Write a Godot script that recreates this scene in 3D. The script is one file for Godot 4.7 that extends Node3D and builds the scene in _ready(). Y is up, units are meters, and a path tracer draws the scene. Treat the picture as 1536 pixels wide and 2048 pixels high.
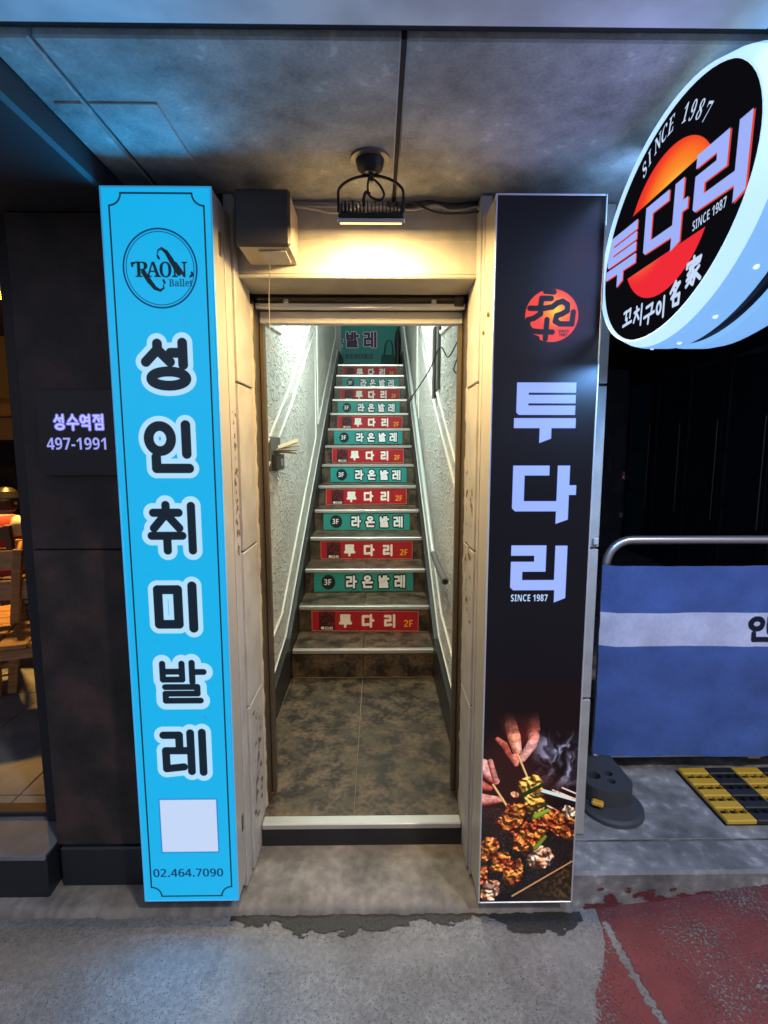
extends Node3D
# Night view of a narrow stair entrance between two light-box signs, under a concrete soffit.

var mt := {}
var names := {}
var rng := RandomNumberGenerator.new()


# ---------------------------------------------------------------- printing canvas (flat print only)
class Canvas:
	var img: Image
	var w: int
	var h: int
	var s: float
	func _init(width_m: float, height_m: float, scale: float, bg: Color) -> void:
		s = scale
		w = int(width_m * scale)
		h = int(height_m * scale)
		img = Image.create(w, h, false, Image.FORMAT_RGBA8)
		img.fill(bg)
	func dot(x: int, y: int, c: Color, a: float) -> void:
		if a >= 0.995:
			img.set_pixel(x, y, c)
		elif a > 0.004:
			img.set_pixel(x, y, img.get_pixel(x, y).lerp(c, a))
	func seg(a: Vector2, b: Vector2, r0: float, r1: float, c: Color, edge = null) -> void:
		a *= s; b *= s; r0 *= s; r1 *= s
		var rm := maxf(r0, r1) + 1.0
		var ab := b - a
		var l2 := maxf(ab.length_squared(), 1e-6)
		for y in range(maxi(0, int(minf(a.y, b.y) - rm)), mini(h, int(maxf(a.y, b.y) + rm) + 1)):
			for x in range(maxi(0, int(minf(a.x, b.x) - rm)), mini(w, int(maxf(a.x, b.x) + rm) + 1)):
				var p := Vector2(x + 0.5, y + 0.5)
				var t := clampf((p - a).dot(ab) / l2, 0.0, 1.0)
				var d := p.distance_to(a + ab * t)
				var r := lerpf(r0, r1, t)
				var cov := clampf(r - d + 0.5, 0.0, 1.0)
				if cov > 0.0:
					var k := c
					if edge != null:
						# round in the print, lit from above
						var off := (p - (a + ab * t)) / maxf(r, 0.01)
						var sh := clampf(0.62 + 0.45 * off.dot(Vector2(0.5, -0.6)) - 0.35 * off.length_squared(), 0.0, 1.0)
						k = edge.lerp(c, smoothstep(0.0, 0.8, sh))
					dot(x, y, k, cov * c.a)
	func line(pts: Array, r: float, c: Color, closed := false) -> void:
		for i in range(pts.size() - (0 if closed else 1)):
			seg(pts[i], pts[(i + 1) % pts.size()], r, r, c)
	func oval(cx: float, cy: float, rx: float, ry: float, n := 40) -> Array:
		var out := []
		for i in n:
			out.append(Vector2(cx + rx * cos(TAU * i / n), cy + ry * sin(TAU * i / n)))
		return out
	func fill(contours: Array, c: Color, ramp = null) -> void:
		var lo := Vector2(1e9, 1e9)
		var hi := Vector2(-1e9, -1e9)
		for k in contours:
			for p in k:
				lo = lo.min(p * s)
				hi = hi.max(p * s)
		var x0 := maxi(0, int(lo.x) - 1)
		var x1 := mini(w - 1, int(hi.x) + 1)
		if x1 <= x0:
			return
		var cov := PackedFloat32Array()
		cov.resize(x1 - x0 + 1)
		for y in range(maxi(0, int(lo.y)), mini(h, int(hi.y) + 1)):
			cov.fill(0.0)
			for sub in 4:
				var yy := y + (sub + 0.5) / 4.0
				var xs := PackedFloat32Array()
				for k in contours:
					var n: int = k.size()
					for i in n:
						var a: Vector2 = k[i] * s
						var b: Vector2 = k[(i + 1) % n] * s
						if (a.y <= yy) != (b.y <= yy):
							xs.append(a.x + (yy - a.y) / (b.y - a.y) * (b.x - a.x))
				xs.sort()
				for j in range(0, xs.size() - 1, 2):
					var xa := xs[j]
					var xb := xs[j + 1]
					for x in range(maxi(x0, int(floor(xa))), mini(x1, int(floor(xb))) + 1):
						cov[x - x0] += 0.25 * clampf(minf(xb, x + 1.0) - maxf(xa, float(x)), 0.0, 1.0)
			for x in range(x0, x1 + 1):
				var v := cov[x - x0]
				if v > 0.0:
					dot(x, y, ramp.call(x / s, y / s) if ramp != null else c, v * c.a)
	func strokes(g: Array, box: Rect2, r: float, c: Color) -> void:
		for st in g:
			if st[0] is String:
				var o: Array = oval(box.position.x + st[1] * box.size.x, box.position.y + st[2] * box.size.y, st[3] * box.size.x, st[4] * box.size.y)
				line(o, r, c, true)
			else:
				var pts := []
				for i in range(0, st.size(), 2):
					pts.append(box.position + Vector2(st[i], st[i + 1]) * box.size)
				line(pts, r, c)
	func text(font: SystemFont, what: String, at: Vector2, size: float, c: Color, turn := 0.0, squeeze := 1.0, slant := 0.0, gap := 0.0) -> float:
		var ts := TextServerManager.get_primary_interface()
		var rid: RID = font.get_rids()[0]
		var pen := 0.0
		for ch in what:
			var gi := ts.font_get_glyph_index(rid, 64, ch.unicode_at(0), 0)
			var adv: float = ts.font_get_glyph_advance(rid, 64, gi).x / 64.0 * size * squeeze
			var d: Dictionary = ts.font_get_glyph_contours(rid, 64, gi)
			if d.has("points"):
				var conts := []
				var first := 0
				for last in d.contours:
					var poly := []
					for i in range(first, last + 1):
						var p: Vector3 = d.points[i]
						var q := Vector2(p.x * squeeze - p.y * slant, p.y) / 64.0 * size + Vector2(pen, 0)
						poly.append(at + q.rotated(turn))
					conts.append(poly)
					first = last + 1
				fill(conts, c)
			pen += adv + gap
		return pen
	func tex() -> ImageTexture:
		return ImageTexture.create_from_image(img)


# Hangul and Hanja drawn as pen strokes in a unit box
const GL := {
	"성": [[.3, .06, .3, .18, .06, .44], [.3, .18, .54, .44], [.8, .04, .8, .5], [.56, .25, .8, .25], ["o", .5, .79, .35, .15]],
	"인": [["o", .3, .33, .24, .25], [.86, .06, .86, .64], [.2, .7, .2, .93, .9, .93]],
	"취": [[.34, .02, .34, .14], [.06, .18, .62, .18], [.34, .2, .06, .5], [.34, .2, .62, .5], [.0, .66, .68, .66], [.34, .66, .34, .97], [.9, .04, .9, .97]],
	"미": [[.1, .12, .56, .12, .56, .88, .1, .88, .1, .12], [.9, .04, .9, .97]],
	"발": [[.1, .06, .1, .44, .52, .44, .52, .06], [.1, .25, .52, .25], [.74, .04, .74, .5], [.74, .26, .99, .26], [.14, .62, .84, .62, .84, .78, .14, .78, .14, .95, .9, .95]],
	"반": [[.1, .06, .1, .44, .52, .44, .52, .06], [.1, .25, .52, .25], [.74, .04, .74, .56], [.74, .26, .99, .26], [.16, .68, .16, .94, .88, .94]],
	"레": [[.04, .1, .4, .1, .4, .46, .08, .46, .08, .88, .48, .84], [.46, .46, .66, .46], [.66, .05, .66, .95], [.93, .04, .93, .97]],
	"투": [[.86, .06, .14, .06, .14, .5, .88, .5], [.14, .28, .84, .28], [.02, .7, .98, .7], [.5, .7, .46, .99]],
	"다": [[.54, .12, .08, .12, .08, .84, .6, .8], [.78, .03, .78, .97], [.78, .46, .99, .46]],
	"리": [[.06, .1, .52, .1, .52, .46, .08, .46, .08, .86, .58, .82], [.86, .03, .86, .98]],
	"라": [[.05, .1, .48, .1, .48, .46, .07, .46, .07, .86, .55, .82], [.76, .03, .76, .98], [.76, .46, .99, .46]],
	"온": [["o", .5, .2, .26, .15], [.5, .36, .5, .54], [.04, .56, .96, .56], [.16, .7, .16, .94, .88, .94]],
	"수": [[.5, .04, .5, .14, .14, .44], [.5, .14, .86, .44], [.03, .6, .97, .6], [.5, .6, .5, .98]],
	"역": [["o", .26, .3, .2, .22], [.82, .04, .82, .6], [.5, .2, .82, .2], [.5, .42, .82, .42], [.2, .72, .82, .72, .82, .98]],
	"점": [[.06, .08, .54, .08], [.3, .08, .06, .44], [.3, .12, .54, .44], [.82, .03, .82, .52], [.6, .26, .82, .26], [.24, .64, .82, .64, .82, .94, .24, .94, .24, .64]],
	"안": [["o", .28, .3, .22, .21], [.74, .04, .74, .64], [.74, .32, .98, .32], [.18, .7, .18, .94, .88, .94]],
	"꼬": [[.1, .14, .38, .1, .32, .52], [.52, .12, .84, .08, .78, .5], [.46, .5, .46, .78], [.02, .82, .98, .76]],
	"치": [[.3, .0, .34, .12], [.08, .24, .54, .18], [.34, .2, .04, .72], [.32, .34, .58, .66], [.84, .0, .8, 1.0]],
	"구": [[.2, .14, .82, .08, .74, .46], [.0, .62, 1.0, .54], [.5, .58, .44, 1.0]],
	"이": [["o", .3, .45, .2, .28], [.8, .0, .78, 1.0]],
	"名": [[.5, .0, .14, .36], [.42, .14, .8, .12, .24, .62], [.36, .28, .54, .42], [.38, .6, .82, .58, .78, .96, .4, .96, .38, .6]],
	"家": [[.5, .0, .52, .1], [.08, .28, .12, .16, .92, .12, .86, .26], [.26, .32, .76, .28], [.56, .3, .16, .54], [.44, .4, .64, .7, .52, .98, .4, .9], [.54, .52, .12, .74], [.58, .64, .1, .96], [.64, .56, .84, .44], [.62, .6, .96, .9]],
}


func word(cv: Canvas, txt: String, box: Rect2, gap: float, r: float, c: Color) -> void:
	var n := txt.length()
	var cw := (box.size.x - gap * (n - 1)) / n
	for i in n:
		cv.strokes(GL[txt[i]], Rect2(box.position.x + i * (cw + gap), box.position.y, cw, box.size.y), r, c)


# ---------------------------------------------------------------- meshes
func chamfer_box(size: Vector3, b := 0.003) -> ArrayMesh:
	b = minf(b, minf(size.x, minf(size.y, size.z)) * 0.4)
	var h := size * 0.5
	var st := SurfaceTool.new()
	st.begin(Mesh.PRIMITIVE_TRIANGLES)
	for ax in 3:
		for sg in [-1.0, 1.0]:
			var u := (ax + 1) % 3
			var v := (ax + 2) % 3
			var c := []
			for k in [[-1, -1], [1, -1], [1, 1], [-1, 1]]:
				var p := Vector3.ZERO
				p[ax] = h[ax] * sg
				p[u] = (h[u] - b) * k[0]
				p[v] = (h[v] - b) * k[1]
				c.append(p)
			face(st, c)
	for ax in 3:                       # bevelled edges running along ax
		var u := (ax + 1) % 3
		var v := (ax + 2) % 3
		for su in [-1.0, 1.0]:
			for sv in [-1.0, 1.0]:
				var c := []
				for k in [[0, -1], [0, 1], [1, 1], [1, -1]]:
					var p := Vector3.ZERO
					p[ax] = (h[ax] - b) * k[1]
					p[u] = (h[u] - (b if k[0] else 0.0)) * su
					p[v] = (h[v] - (0.0 if k[0] else b)) * sv
					c.append(p)
				face(st, c)
	for sx in [-1.0, 1.0]:
		for sy in [-1.0, 1.0]:
			for sz in [-1.0, 1.0]:
				var s := Vector3(sx, sy, sz)
				face(st, [Vector3(h.x, h.y - b, h.z - b) * s, Vector3(h.x - b, h.y, h.z - b) * s, Vector3(h.x - b, h.y - b, h.z) * s])
	return st.commit()


func face(st: SurfaceTool, c: Array, away := Vector3.ZERO) -> void:   # flat convex polygon facing away from the point «away»
	var mid := Vector3.ZERO
	for p in c:
		mid += p
	mid /= c.size()
	var n: Vector3 = (c[1] - c[0]).cross(c[2] - c[0]).normalized()
	var flip := n.dot(mid - away) > 0.0
	if n.dot(mid - away) < 0.0:
		n = -n
	for i in range(1, c.size() - 1):
		for p in ([c[0], c[i + 1], c[i]] if flip else [c[0], c[i], c[i + 1]]):
			st.set_normal(n)
			st.add_vertex(p)


func tube_mesh(pts: Array, r: float, sides := 8, caps := true) -> ArrayMesh:
	var st := SurfaceTool.new()
	st.begin(Mesh.PRIMITIVE_TRIANGLES)
	st.set_smooth_group(0)
	var rings := []
	var side := Vector3.UP
	for i in pts.size():
		var t: Vector3 = (pts[mini(i + 1, pts.size() - 1)] - pts[maxi(i - 1, 0)]).normalized()
		if i == 0:
			side = t.cross(Vector3.UP if absf(t.y) < 0.9 else Vector3.RIGHT).normalized()
		else:
			side = (side - t * side.dot(t)).normalized()
		var up := t.cross(side)
		var ring := []
		for k in sides:
			var a := TAU * k / sides
			ring.append(pts[i] + (side * cos(a) + up * sin(a)) * r)
		rings.append(ring)
	for i in range(rings.size() - 1):
		for k in sides:
			var a: Vector3 = rings[i][k]
			var b: Vector3 = rings[i][(k + 1) % sides]
			var c: Vector3 = rings[i + 1][(k + 1) % sides]
			var d: Vector3 = rings[i + 1][k]
			for p in [a, c, b, a, d, c]:
				st.add_vertex(p)
	if caps:
		st.set_smooth_group(-1)
		for e in [0, rings.size() - 1]:
			for k in range(1, sides - 1):
				var tri := [rings[e][0], rings[e][k], rings[e][k + 1]]
				if e != 0:
					tri.reverse()
				for p in tri:
					st.add_vertex(p)
	st.generate_normals()
	return st.commit()


func curve(pts: Array, n := 6) -> Array:                # Catmull-Rom through the points
	var out := []
	for i in range(pts.size() - 1):
		var p0: Vector3 = pts[maxi(i - 1, 0)]
		var p1: Vector3 = pts[i]
		var p2: Vector3 = pts[i + 1]
		var p3: Vector3 = pts[mini(i + 2, pts.size() - 1)]
		for k in n:
			out.append(p1.cubic_interpolate(p2, p0, p3, float(k) / n))
	out.append(pts[-1])
	return out


func lathe_mesh(prof: Array, n := 32, sx := 1.0, sz := 1.0) -> ArrayMesh:    # profile of Vector2(radius, height) about y
	var st := SurfaceTool.new()
	st.begin(Mesh.PRIMITIVE_TRIANGLES)
	for i in range(prof.size() - 1):
		st.set_smooth_group(i + 1)
		for k in n:
			var q := []
			for e in [[i, k], [i, k + 1], [i + 1, k + 1], [i + 1, k]]:
				var a: float = TAU * (e[1] % n) / n
				q.append(Vector3(cos(a) * prof[e[0]].x * sx, prof[e[0]].y, sin(a) * prof[e[0]].x * sz))
			for j in [0, 1, 2, 0, 2, 3]:
				st.add_vertex(q[j])
	st.generate_normals()
	return st.commit()


func prism_mesh(poly: PackedVector2Array, depth: float) -> ArrayMesh:   # polygon in x-y, from z = 0 to -depth
	var st := SurfaceTool.new()
	st.begin(Mesh.PRIMITIVE_TRIANGLES)
	st.set_smooth_group(-1)
	var id := Geometry2D.triangulate_polygon(poly)
	for i in range(0, id.size(), 3):
		var t := [poly[id[i]], poly[id[i + 1]], poly[id[i + 2]]]
		if (t[1] - t[0]).cross(t[2] - t[0]) > 0.0:
			t.reverse()
		for p in t:
			st.add_vertex(Vector3(p.x, p.y, 0))
		t.reverse()
		for p in t:
			st.add_vertex(Vector3(p.x, p.y, -depth))
	var ccw := not Geometry2D.is_polygon_clockwise(poly)
	for i in poly.size():
		var a := poly[i]
		var b := poly[(i + 1) % poly.size()]
		if not ccw:
			var c := a
			a = b
			b = c
		for p in [Vector3(a.x, a.y, 0), Vector3(b.x, b.y, -depth), Vector3(b.x, b.y, 0), Vector3(a.x, a.y, 0), Vector3(a.x, a.y, -depth), Vector3(b.x, b.y, -depth)]:
			st.add_vertex(p)
	st.generate_normals()
	return st.commit()


func sheet_mesh(o: Vector3, u: Vector3, v: Vector3) -> ArrayMesh:       # o top left, u to the right, v down, with UVs; faces u x -v
	var st := SurfaceTool.new()
	st.begin(Mesh.PRIMITIVE_TRIANGLES)
	var n := (-v).cross(-u).normalized() * -1.0
	n = u.cross(-v).normalized()
	for k in [[0, 0], [1, 0], [1, 1], [0, 0], [1, 1], [0, 1]]:
		st.set_normal(n)
		st.set_uv(Vector2(k[0], k[1]))
		st.add_vertex(o + u * k[0] + v * k[1])
	st.generate_tangents()
	return st.commit()


# ---------------------------------------------------------------- nodes
func numbered(called: String) -> String:
	names[called] = names.get(called, -1) + 1
	return called if names[called] == 0 else "%s_%03d" % [called, names[called]]


func thing(called: String, label: String, category: String, at := Vector3.ZERO, group := "") -> Node3D:
	var o := Node3D.new()
	o.name = numbered(called)
	add_child(o)
	o.position = at
	o.set_meta("label", label)
	o.set_meta("category", category)
	if group:
		o.set_meta("group", group)
	return o


func struct(called: String, label := "") -> Node3D:
	var o := Node3D.new()
	o.name = numbered(called)
	add_child(o)
	o.set_meta("kind", "structure")
	if label:
		o.set_meta("label", label)
	return o


func part(parent: Node3D, called: String, m: Mesh, mat: Material, at := Vector3.ZERO) -> MeshInstance3D:
	var o := MeshInstance3D.new()
	o.name = called
	o.mesh = m
	o.material_override = mat
	parent.add_child(o, true)
	o.global_position = at
	return o


func box(parent: Node3D, called: String, lo: Vector3, hi: Vector3, mat: Material, b := 0.003) -> MeshInstance3D:   # from corner to corner, in metres of the scene
	return part(parent, called, chamfer_box((hi - lo).abs(), b), mat, (lo + hi) * 0.5)


func tube(parent: Node3D, called: String, pts: Array, r: float, mat: Material, sides := 8) -> MeshInstance3D:
	var o: Vector3 = pts[0]
	var rel := []
	for p in pts:
		rel.append(p - o)
	return part(parent, called, tube_mesh(rel, r, sides), mat, o)


func sheet(parent: Node3D, called: String, o: Vector3, u: Vector3, v: Vector3, mat: Material) -> MeshInstance3D:
	return part(parent, called, sheet_mesh(Vector3.ZERO, u, v), mat, o)


# ---------------------------------------------------------------- materials
func nz(sd: int, freq: float, n: int, oct := 4, kind := FastNoiseLite.TYPE_SIMPLEX_SMOOTH) -> PackedByteArray:
	var f := FastNoiseLite.new()
	f.seed = sd
	f.frequency = freq
	f.noise_type = kind
	f.fractal_octaves = oct
	f.fractal_type = FastNoiseLite.FRACTAL_FBM if oct > 1 else FastNoiseLite.FRACTAL_NONE
	if kind == FastNoiseLite.TYPE_CELLULAR:
		f.cellular_return_type = FastNoiseLite.RETURN_DISTANCE
	var im := f.get_seamless_image(n, n, false, false, 0.15)
	im.convert(Image.FORMAT_L8)
	return im.get_data()


func bake(n: int, fn: Callable) -> ImageTexture:
	var data := PackedByteArray()
	data.resize(n * n * 3)
	for i in n * n:
		var c: Color = fn.call(i)
		data[i * 3] = clampi(int(c.r * 255.0), 0, 255)
		data[i * 3 + 1] = clampi(int(c.g * 255.0), 0, 255)
		data[i * 3 + 2] = clampi(int(c.b * 255.0), 0, 255)
	return ImageTexture.create_from_image(Image.create_from_data(n, n, false, Image.FORMAT_RGB8, data))


func grey(n: int, data: PackedByteArray) -> ImageTexture:
	return ImageTexture.create_from_image(Image.create_from_data(n, n, false, Image.FORMAT_L8, data))


func lin(r: float, g: float, b: float) -> Color:
	return Color(r, g, b).linear_to_srgb()


func mat(called: String, c: Color, rough := 0.7, metal := 0.0, tex: Texture2D = null, metres := 1.0) -> StandardMaterial3D:
	var m := StandardMaterial3D.new()
	m.resource_name = called
	m.albedo_color = c
	m.roughness = rough
	m.metallic = metal
	if tex:
		m.albedo_texture = tex
		m.uv1_triplanar = true
		m.uv1_world_triplanar = true
		m.uv1_scale = Vector3.ONE / metres
	mt[called] = m
	return m


func relief(m: StandardMaterial3D, tex: Texture2D, cm: float) -> void:
	m.heightmap_enabled = true
	m.heightmap_texture = tex
	m.heightmap_scale = cm


func over(m: StandardMaterial3D, tex: Texture2D, metres: float) -> void:      # a coarse second pattern so that repeats do not show
	m.detail_enabled = true
	m.detail_albedo = tex
	m.detail_blend_mode = BaseMaterial3D.BLEND_MODE_MUL
	m.detail_uv_layer = BaseMaterial3D.DETAIL_UV_2
	m.uv2_triplanar = true
	m.uv2_world_triplanar = true
	m.uv2_scale = Vector3.ONE / metres


func print_mat(called: String, tex: Texture2D, rough := 0.4, glow := 0.0) -> StandardMaterial3D:
	var m := StandardMaterial3D.new()
	m.resource_name = called
	m.albedo_texture = tex
	m.roughness = rough
	m.texture_repeat = false
	if glow > 0.0:
		m.albedo_color = Color(0.12, 0.12, 0.12)
		m.emission_enabled = true
		m.emission_texture = tex
		m.emission = Color.BLACK
		m.emission_energy_multiplier = glow
	mt[called] = m
	return m


func glow_mat(called: String, c: Color, e: float) -> StandardMaterial3D:
	var m := StandardMaterial3D.new()
	m.resource_name = called
	m.albedo_color = c
	m.roughness = 0.4
	m.emission_enabled = true
	m.emission = c
	m.emission_energy_multiplier = e
	mt[called] = m
	return m


func make_materials() -> void:
	# concrete of the soffit: trowel blotches, streaks, pale lime marks
	var n := 512
	var a := nz(1, 0.006, n, 5)
	var b := nz(2, 0.03, n, 4)
	var c := nz(3, 0.2, n, 2)
	var con := bake(n, func(i):
		var v := 0.38 + 0.24 * (a[i] / 255.0 - 0.5) + 0.16 * (b[i] / 255.0 - 0.5) + 0.12 * (c[i] / 255.0 - 0.5)
		if b[i] > 205 and a[i] > 120: v += 0.10
		if absi(b[i] - 128) < 3 and a[i] > 150: v += 0.06
		if c[i] > 236: v -= 0.14
		return Color(v * 0.99, v, v * 0.94).linear_to_srgb())
	var d := nz(4, 0.012, n, 4)
	var e := nz(5, 0.004, n, 3)
	var blot := bake(n, func(i):
		var v := 0.70 + 0.30 * smoothstep(0.25, 0.75, d[i] / 255.0 * 0.6 + e[i] / 255.0 * 0.4)
		return Color(v, v * 0.98, v * 0.96))
	var soft := bake(n, func(i):
		var v := 0.88 + 0.12 * smoothstep(0.3, 0.7, d[i] / 255.0 * 0.6 + e[i] / 255.0 * 0.4)
		return Color(v, v, v))
	var m := mat("concrete_soffit", Color.WHITE, 0.85, 0.0, con, 1.3)
	over(m, soft, 2.9)
	relief(m, grey(n, b), 0.25)
	m = mat("beam_paint", lin(0.80, 0.81, 0.82), 0.6, 0.0, soft, 1.7)
	mat("joint_and_groove_shade", lin(0.02, 0.018, 0.017), 0.9)  # black of the panel joint sealant, also painted as groove shade
	mat("dark_paint", lin(0.035, 0.034, 0.036), 0.6)
	mat("alley_render", lin(0.11, 0.11, 0.115), 0.8, 0.0, soft, 1.6)
	mat("dark_core", lin(0.015, 0.015, 0.016), 0.8)
	# asphalt with exposed aggregate
	n = 1024
	var ag := nz(6, 0.11, n, 1, FastNoiseLite.TYPE_CELLULAR)
	var ah := nz(7, 0.02, n, 4)
	var ai := nz(8, 0.35, n, 2)
	var ab := nz(9, 0.05, n, 3)
	var asp := bake(n, func(i):
		var g := ag[i] / 255.0
		var h := ah[i] / 255.0
		var v := 0.225 + 0.09 * (h - 0.5) + 0.22 * (ai[i] / 255.0 - 0.5) + 0.10 * (ab[i] / 255.0 - 0.5)
		v -= 0.12 * smoothstep(0.20, 0.08, g * (0.45 + 1.1 * ab[i] / 255.0)) * smoothstep(0.42, 0.60, h)
		if ai[i] > 204: v += 0.11
		return Color(v * 1.01, v, v * 0.99).linear_to_srgb())
	m = mat("asphalt", Color.WHITE, 0.75, 0.0, asp, 1.05)
	over(m, soft, 2.3)
	var hg := PackedByteArray()
	hg.resize(n * n)
	for i in n * n:
		hg[i] = clampi(mini(int(ag[i] * (0.9 + 2.2 * ab[i] / 255.0)), 150) + (ai[i] >> 1) - 20, 0, 255)
	relief(m, grey(n, hg), 0.35)
	# poured concrete of the apron and the raised pavement
	n = 512
	var p1 := nz(11, 0.02, n, 5)
	var p2 := nz(12, 0.3, n, 2)
	var pav := bake(n, func(i):
		var v := 0.25 + 0.16 * (p1[i] / 255.0 - 0.5) + 0.09 * (p2[i] / 255.0 - 0.5)
		if p2[i] > 214: v += 0.05
		if p2[i] < 34: v -= 0.08
		return Color(v * 1.03, v, v * 0.94).linear_to_srgb())
	m = mat("apron_concrete", Color.WHITE, 0.8, 0.0, pav, 0.55)
	over(m, blot, 1.4)
	relief(m, grey(n, p2), 0.15)
	var pv2 := bake(n, func(i):
		var k := p1[i] / 255.0
		var v := 0.30 + 0.22 * (k - 0.5) + 0.10 * (p2[i] / 255.0 - 0.5)
		v += 0.10 * smoothstep(0.66, 0.80, k)
		if p2[i] > 225: v += 0.12
		return Color(v * 0.98, v, v * 1.02).linear_to_srgb())
	m = mat("pavement_concrete", Color.WHITE, 0.7, 0.0, pv2, 0.8)
	over(m, blot, 1.9)
	relief(m, grey(n, p2), 0.2)
	# mottled vinyl tile of the stair
	n = 1024
	var t1 := nz(21, 0.011, n, 5)
	var t2 := nz(22, 0.05, n, 4)
	var t3 := nz(23, 0.008, n, 3)
	var t4 := nz(24, 0.22, n, 3)
	var til := bake(n, func(i):
		var k := t1[i] / 255.0 * 0.50 + t2[i] / 255.0 * 0.32 + t4[i] / 255.0 * 0.18
		var c0 := Color(0.030, 0.024, 0.020).lerp(Color(0.150, 0.112, 0.076), smoothstep(0.36, 0.60, k))
		c0 = c0.lerp(Color(0.24, 0.20, 0.14), smoothstep(0.55, 0.74, k) * 0.75)
		c0 = c0.lerp(Color(0.13, 0.118, 0.082), 0.5 * smoothstep(0.5, 0.75, t3[i] / 255.0))
		return (c0 * Color(0.66, 0.60, 0.54)).linear_to_srgb())
	m = mat("stair_tile", Color.WHITE, 0.42, 0.0, til, 1.7)
	relief(m, grey(n, t2), 0.08)
	mat("grout", lin(0.30, 0.26, 0.18), 0.9)
	mat("skirting_black", lin(0.018, 0.018, 0.019), 0.4)
	mat("nosing_aluminium", lin(0.62, 0.60, 0.56), 0.38, 0.75)
	# painted metal cladding, beige, scuffed
	n = 512
	var s1 := nz(31, 0.01, n, 4)
	var s2 := nz(32, 0.09, n, 3)
	var cla := bake(n, func(i):
		var v := 0.40 + 0.12 * (s1[i] / 255.0 - 0.5) + 0.04 * (s2[i] / 255.0 - 0.5)
		if s2[i] > 214 and s1[i] > 150: v *= 0.55
		return Color(v * 1.02, v * 0.97, v * 0.89).linear_to_srgb())
	mat("cladding", Color.WHITE, 0.5, 0.0, cla, 0.8)
	var lin_tex := bake(n, func(i):
		var v := 0.36 + 0.08 * (s1[i] / 255.0 - 0.5)
		if s2[i] > 224: v *= 0.6
		return Color(v * 1.02, v * 0.95, v * 0.82).linear_to_srgb())
	mat("lintel_metal", Color.WHITE, 0.6, 0.0, lin_tex, 0.6)
	mat("plaster_edge", lin(0.42, 0.36, 0.27), 0.95)
	mat("jamb_metal", lin(0.25, 0.205, 0.15), 0.45, 0.3, lin_tex, 0.7)
	mat("sign_housing", lin(0.46, 0.43, 0.38), 0.45, 0.2)
	mat("sign_trim", lin(0.75, 0.77, 0.80), 0.35, 0.5)
	mat("brass_bolt", lin(0.45, 0.36, 0.18), 0.4, 0.8)
	# embossed plaster of the stair walls: pressed leaf strokes
	n = 768
	var lf := PackedByteArray()
	lf.resize(n * n)
	lf.fill(20)
	for k in 2100:
		var o := Vector2(rng.randf() * n, rng.randf() * n)
		var ang := rng.randf_range(-0.5, 0.9) + (PI / 2 if rng.randf() < 0.4 else 0.0)
		var ln := rng.randf_range(7.0, 14.0)
		var rr := rng.randf_range(3.0, 5.2)
		var dir := Vector2.from_angle(ang)
		var top := rng.randi_range(150, 255)
		var bound := int(ln + rr + 2)
		for y in range(-bound, bound):
			for x in range(-bound, bound):
				var q := Vector2(x, y)
				var al := q.dot(dir)
				var t := clampf(al, -ln, ln)
				var dd := q.distance_to(dir * t) / (rr * (1.0 - 0.55 * absf(t) / ln))
				if dd < 1.0:
					var id := posmod(int(o.y) + y, n) * n + posmod(int(o.x) + x, n)
					lf[id] = maxi(lf[id], int(20 + (top - 20) * sqrt(1.0 - dd * dd)))
	var lft := grey(n, lf)
	var w1 := nz(41, 0.008, 256, 4)
	var wal := bake(256, func(i):
		var v := 0.66 + 0.14 * (w1[i] / 255.0 - 0.5)
		return Color(v, v * 0.99, v * 0.93).linear_to_srgb())
	m = mat("stair_plaster", Color.WHITE, 0.42, 0.0, wal, 1.45)
	relief(m, lft, 1.6)
	mat("plaster_smooth", Color.WHITE, 0.65, 0.0, wal, 0.9)
	mat("ceiling_white", lin(0.62, 0.63, 0.62), 0.8)
	# restaurant
	var q1 := nz(51, 0.02, 256, 4)
	var q2 := nz(52, 0.3, 256, 2)
	var pan := bake(256, func(i):
		var k := q1[i] / 255.0
		var v := 0.022 + 0.030 * (k - 0.5) + 0.012 * (q2[i] / 255.0 - 0.5)
		return Color(v * (1.15 + 0.5 * smoothstep(0.45, 0.75, k)), v * 0.92, v * 0.90).linear_to_srgb())
	mat("wall_dark", Color.WHITE, 0.5, 0.0, pan, 1.1)
	mat("plinth_dark", lin(0.013, 0.016, 0.022), 0.35)
	mat("frame_black", lin(0.010, 0.012, 0.018), 0.5)
	var flo := bake(256, func(i):
		var v := 0.17 + 0.08 * (q1[i] / 255.0 - 0.5) + 0.03 * (q2[i] / 255.0 - 0.5)
		return Color(v * 0.88, v * 0.98, v * 1.12).linear_to_srgb())
	mat("floor_tile", Color.WHITE, 0.5, 0.0, flo, 0.8)
	mat("wall_tan", lin(0.42, 0.30, 0.17), 0.8)
	mat("brown_timber", lin(0.10, 0.065, 0.045), 0.6)
	var wd := FastNoiseLite.new()
	wd.seed = 61
	wd.frequency = 0.02
	var wood := bake(256, func(i):
		var x: int = i % 256
		var y: int = i / 256
		var k := 0.5 + 0.5 * sin((y + 26.0 * wd.get_noise_2d(x * 0.35, y * 1.2)) * 0.32)
		return Color(0.36, 0.17, 0.055).lerp(Color(0.50, 0.27, 0.10), k).linear_to_srgb())
	mat("chair_wood", Color.WHITE, 0.4, 0.0, wood, 0.5)
	mat("table_dark", lin(0.04, 0.025, 0.02), 0.4)
	mat("glass_lamp", lin(0.9, 0.75, 0.3), 0.4)
	# metals, plastics
	mat("steel", lin(0.55, 0.56, 0.58), 0.32, 0.85)
	mat("pipe_paint", lin(0.45, 0.50, 0.50), 0.35, 0.2)
	mat("foam_grey", lin(0.10, 0.10, 0.105), 0.6)
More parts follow.
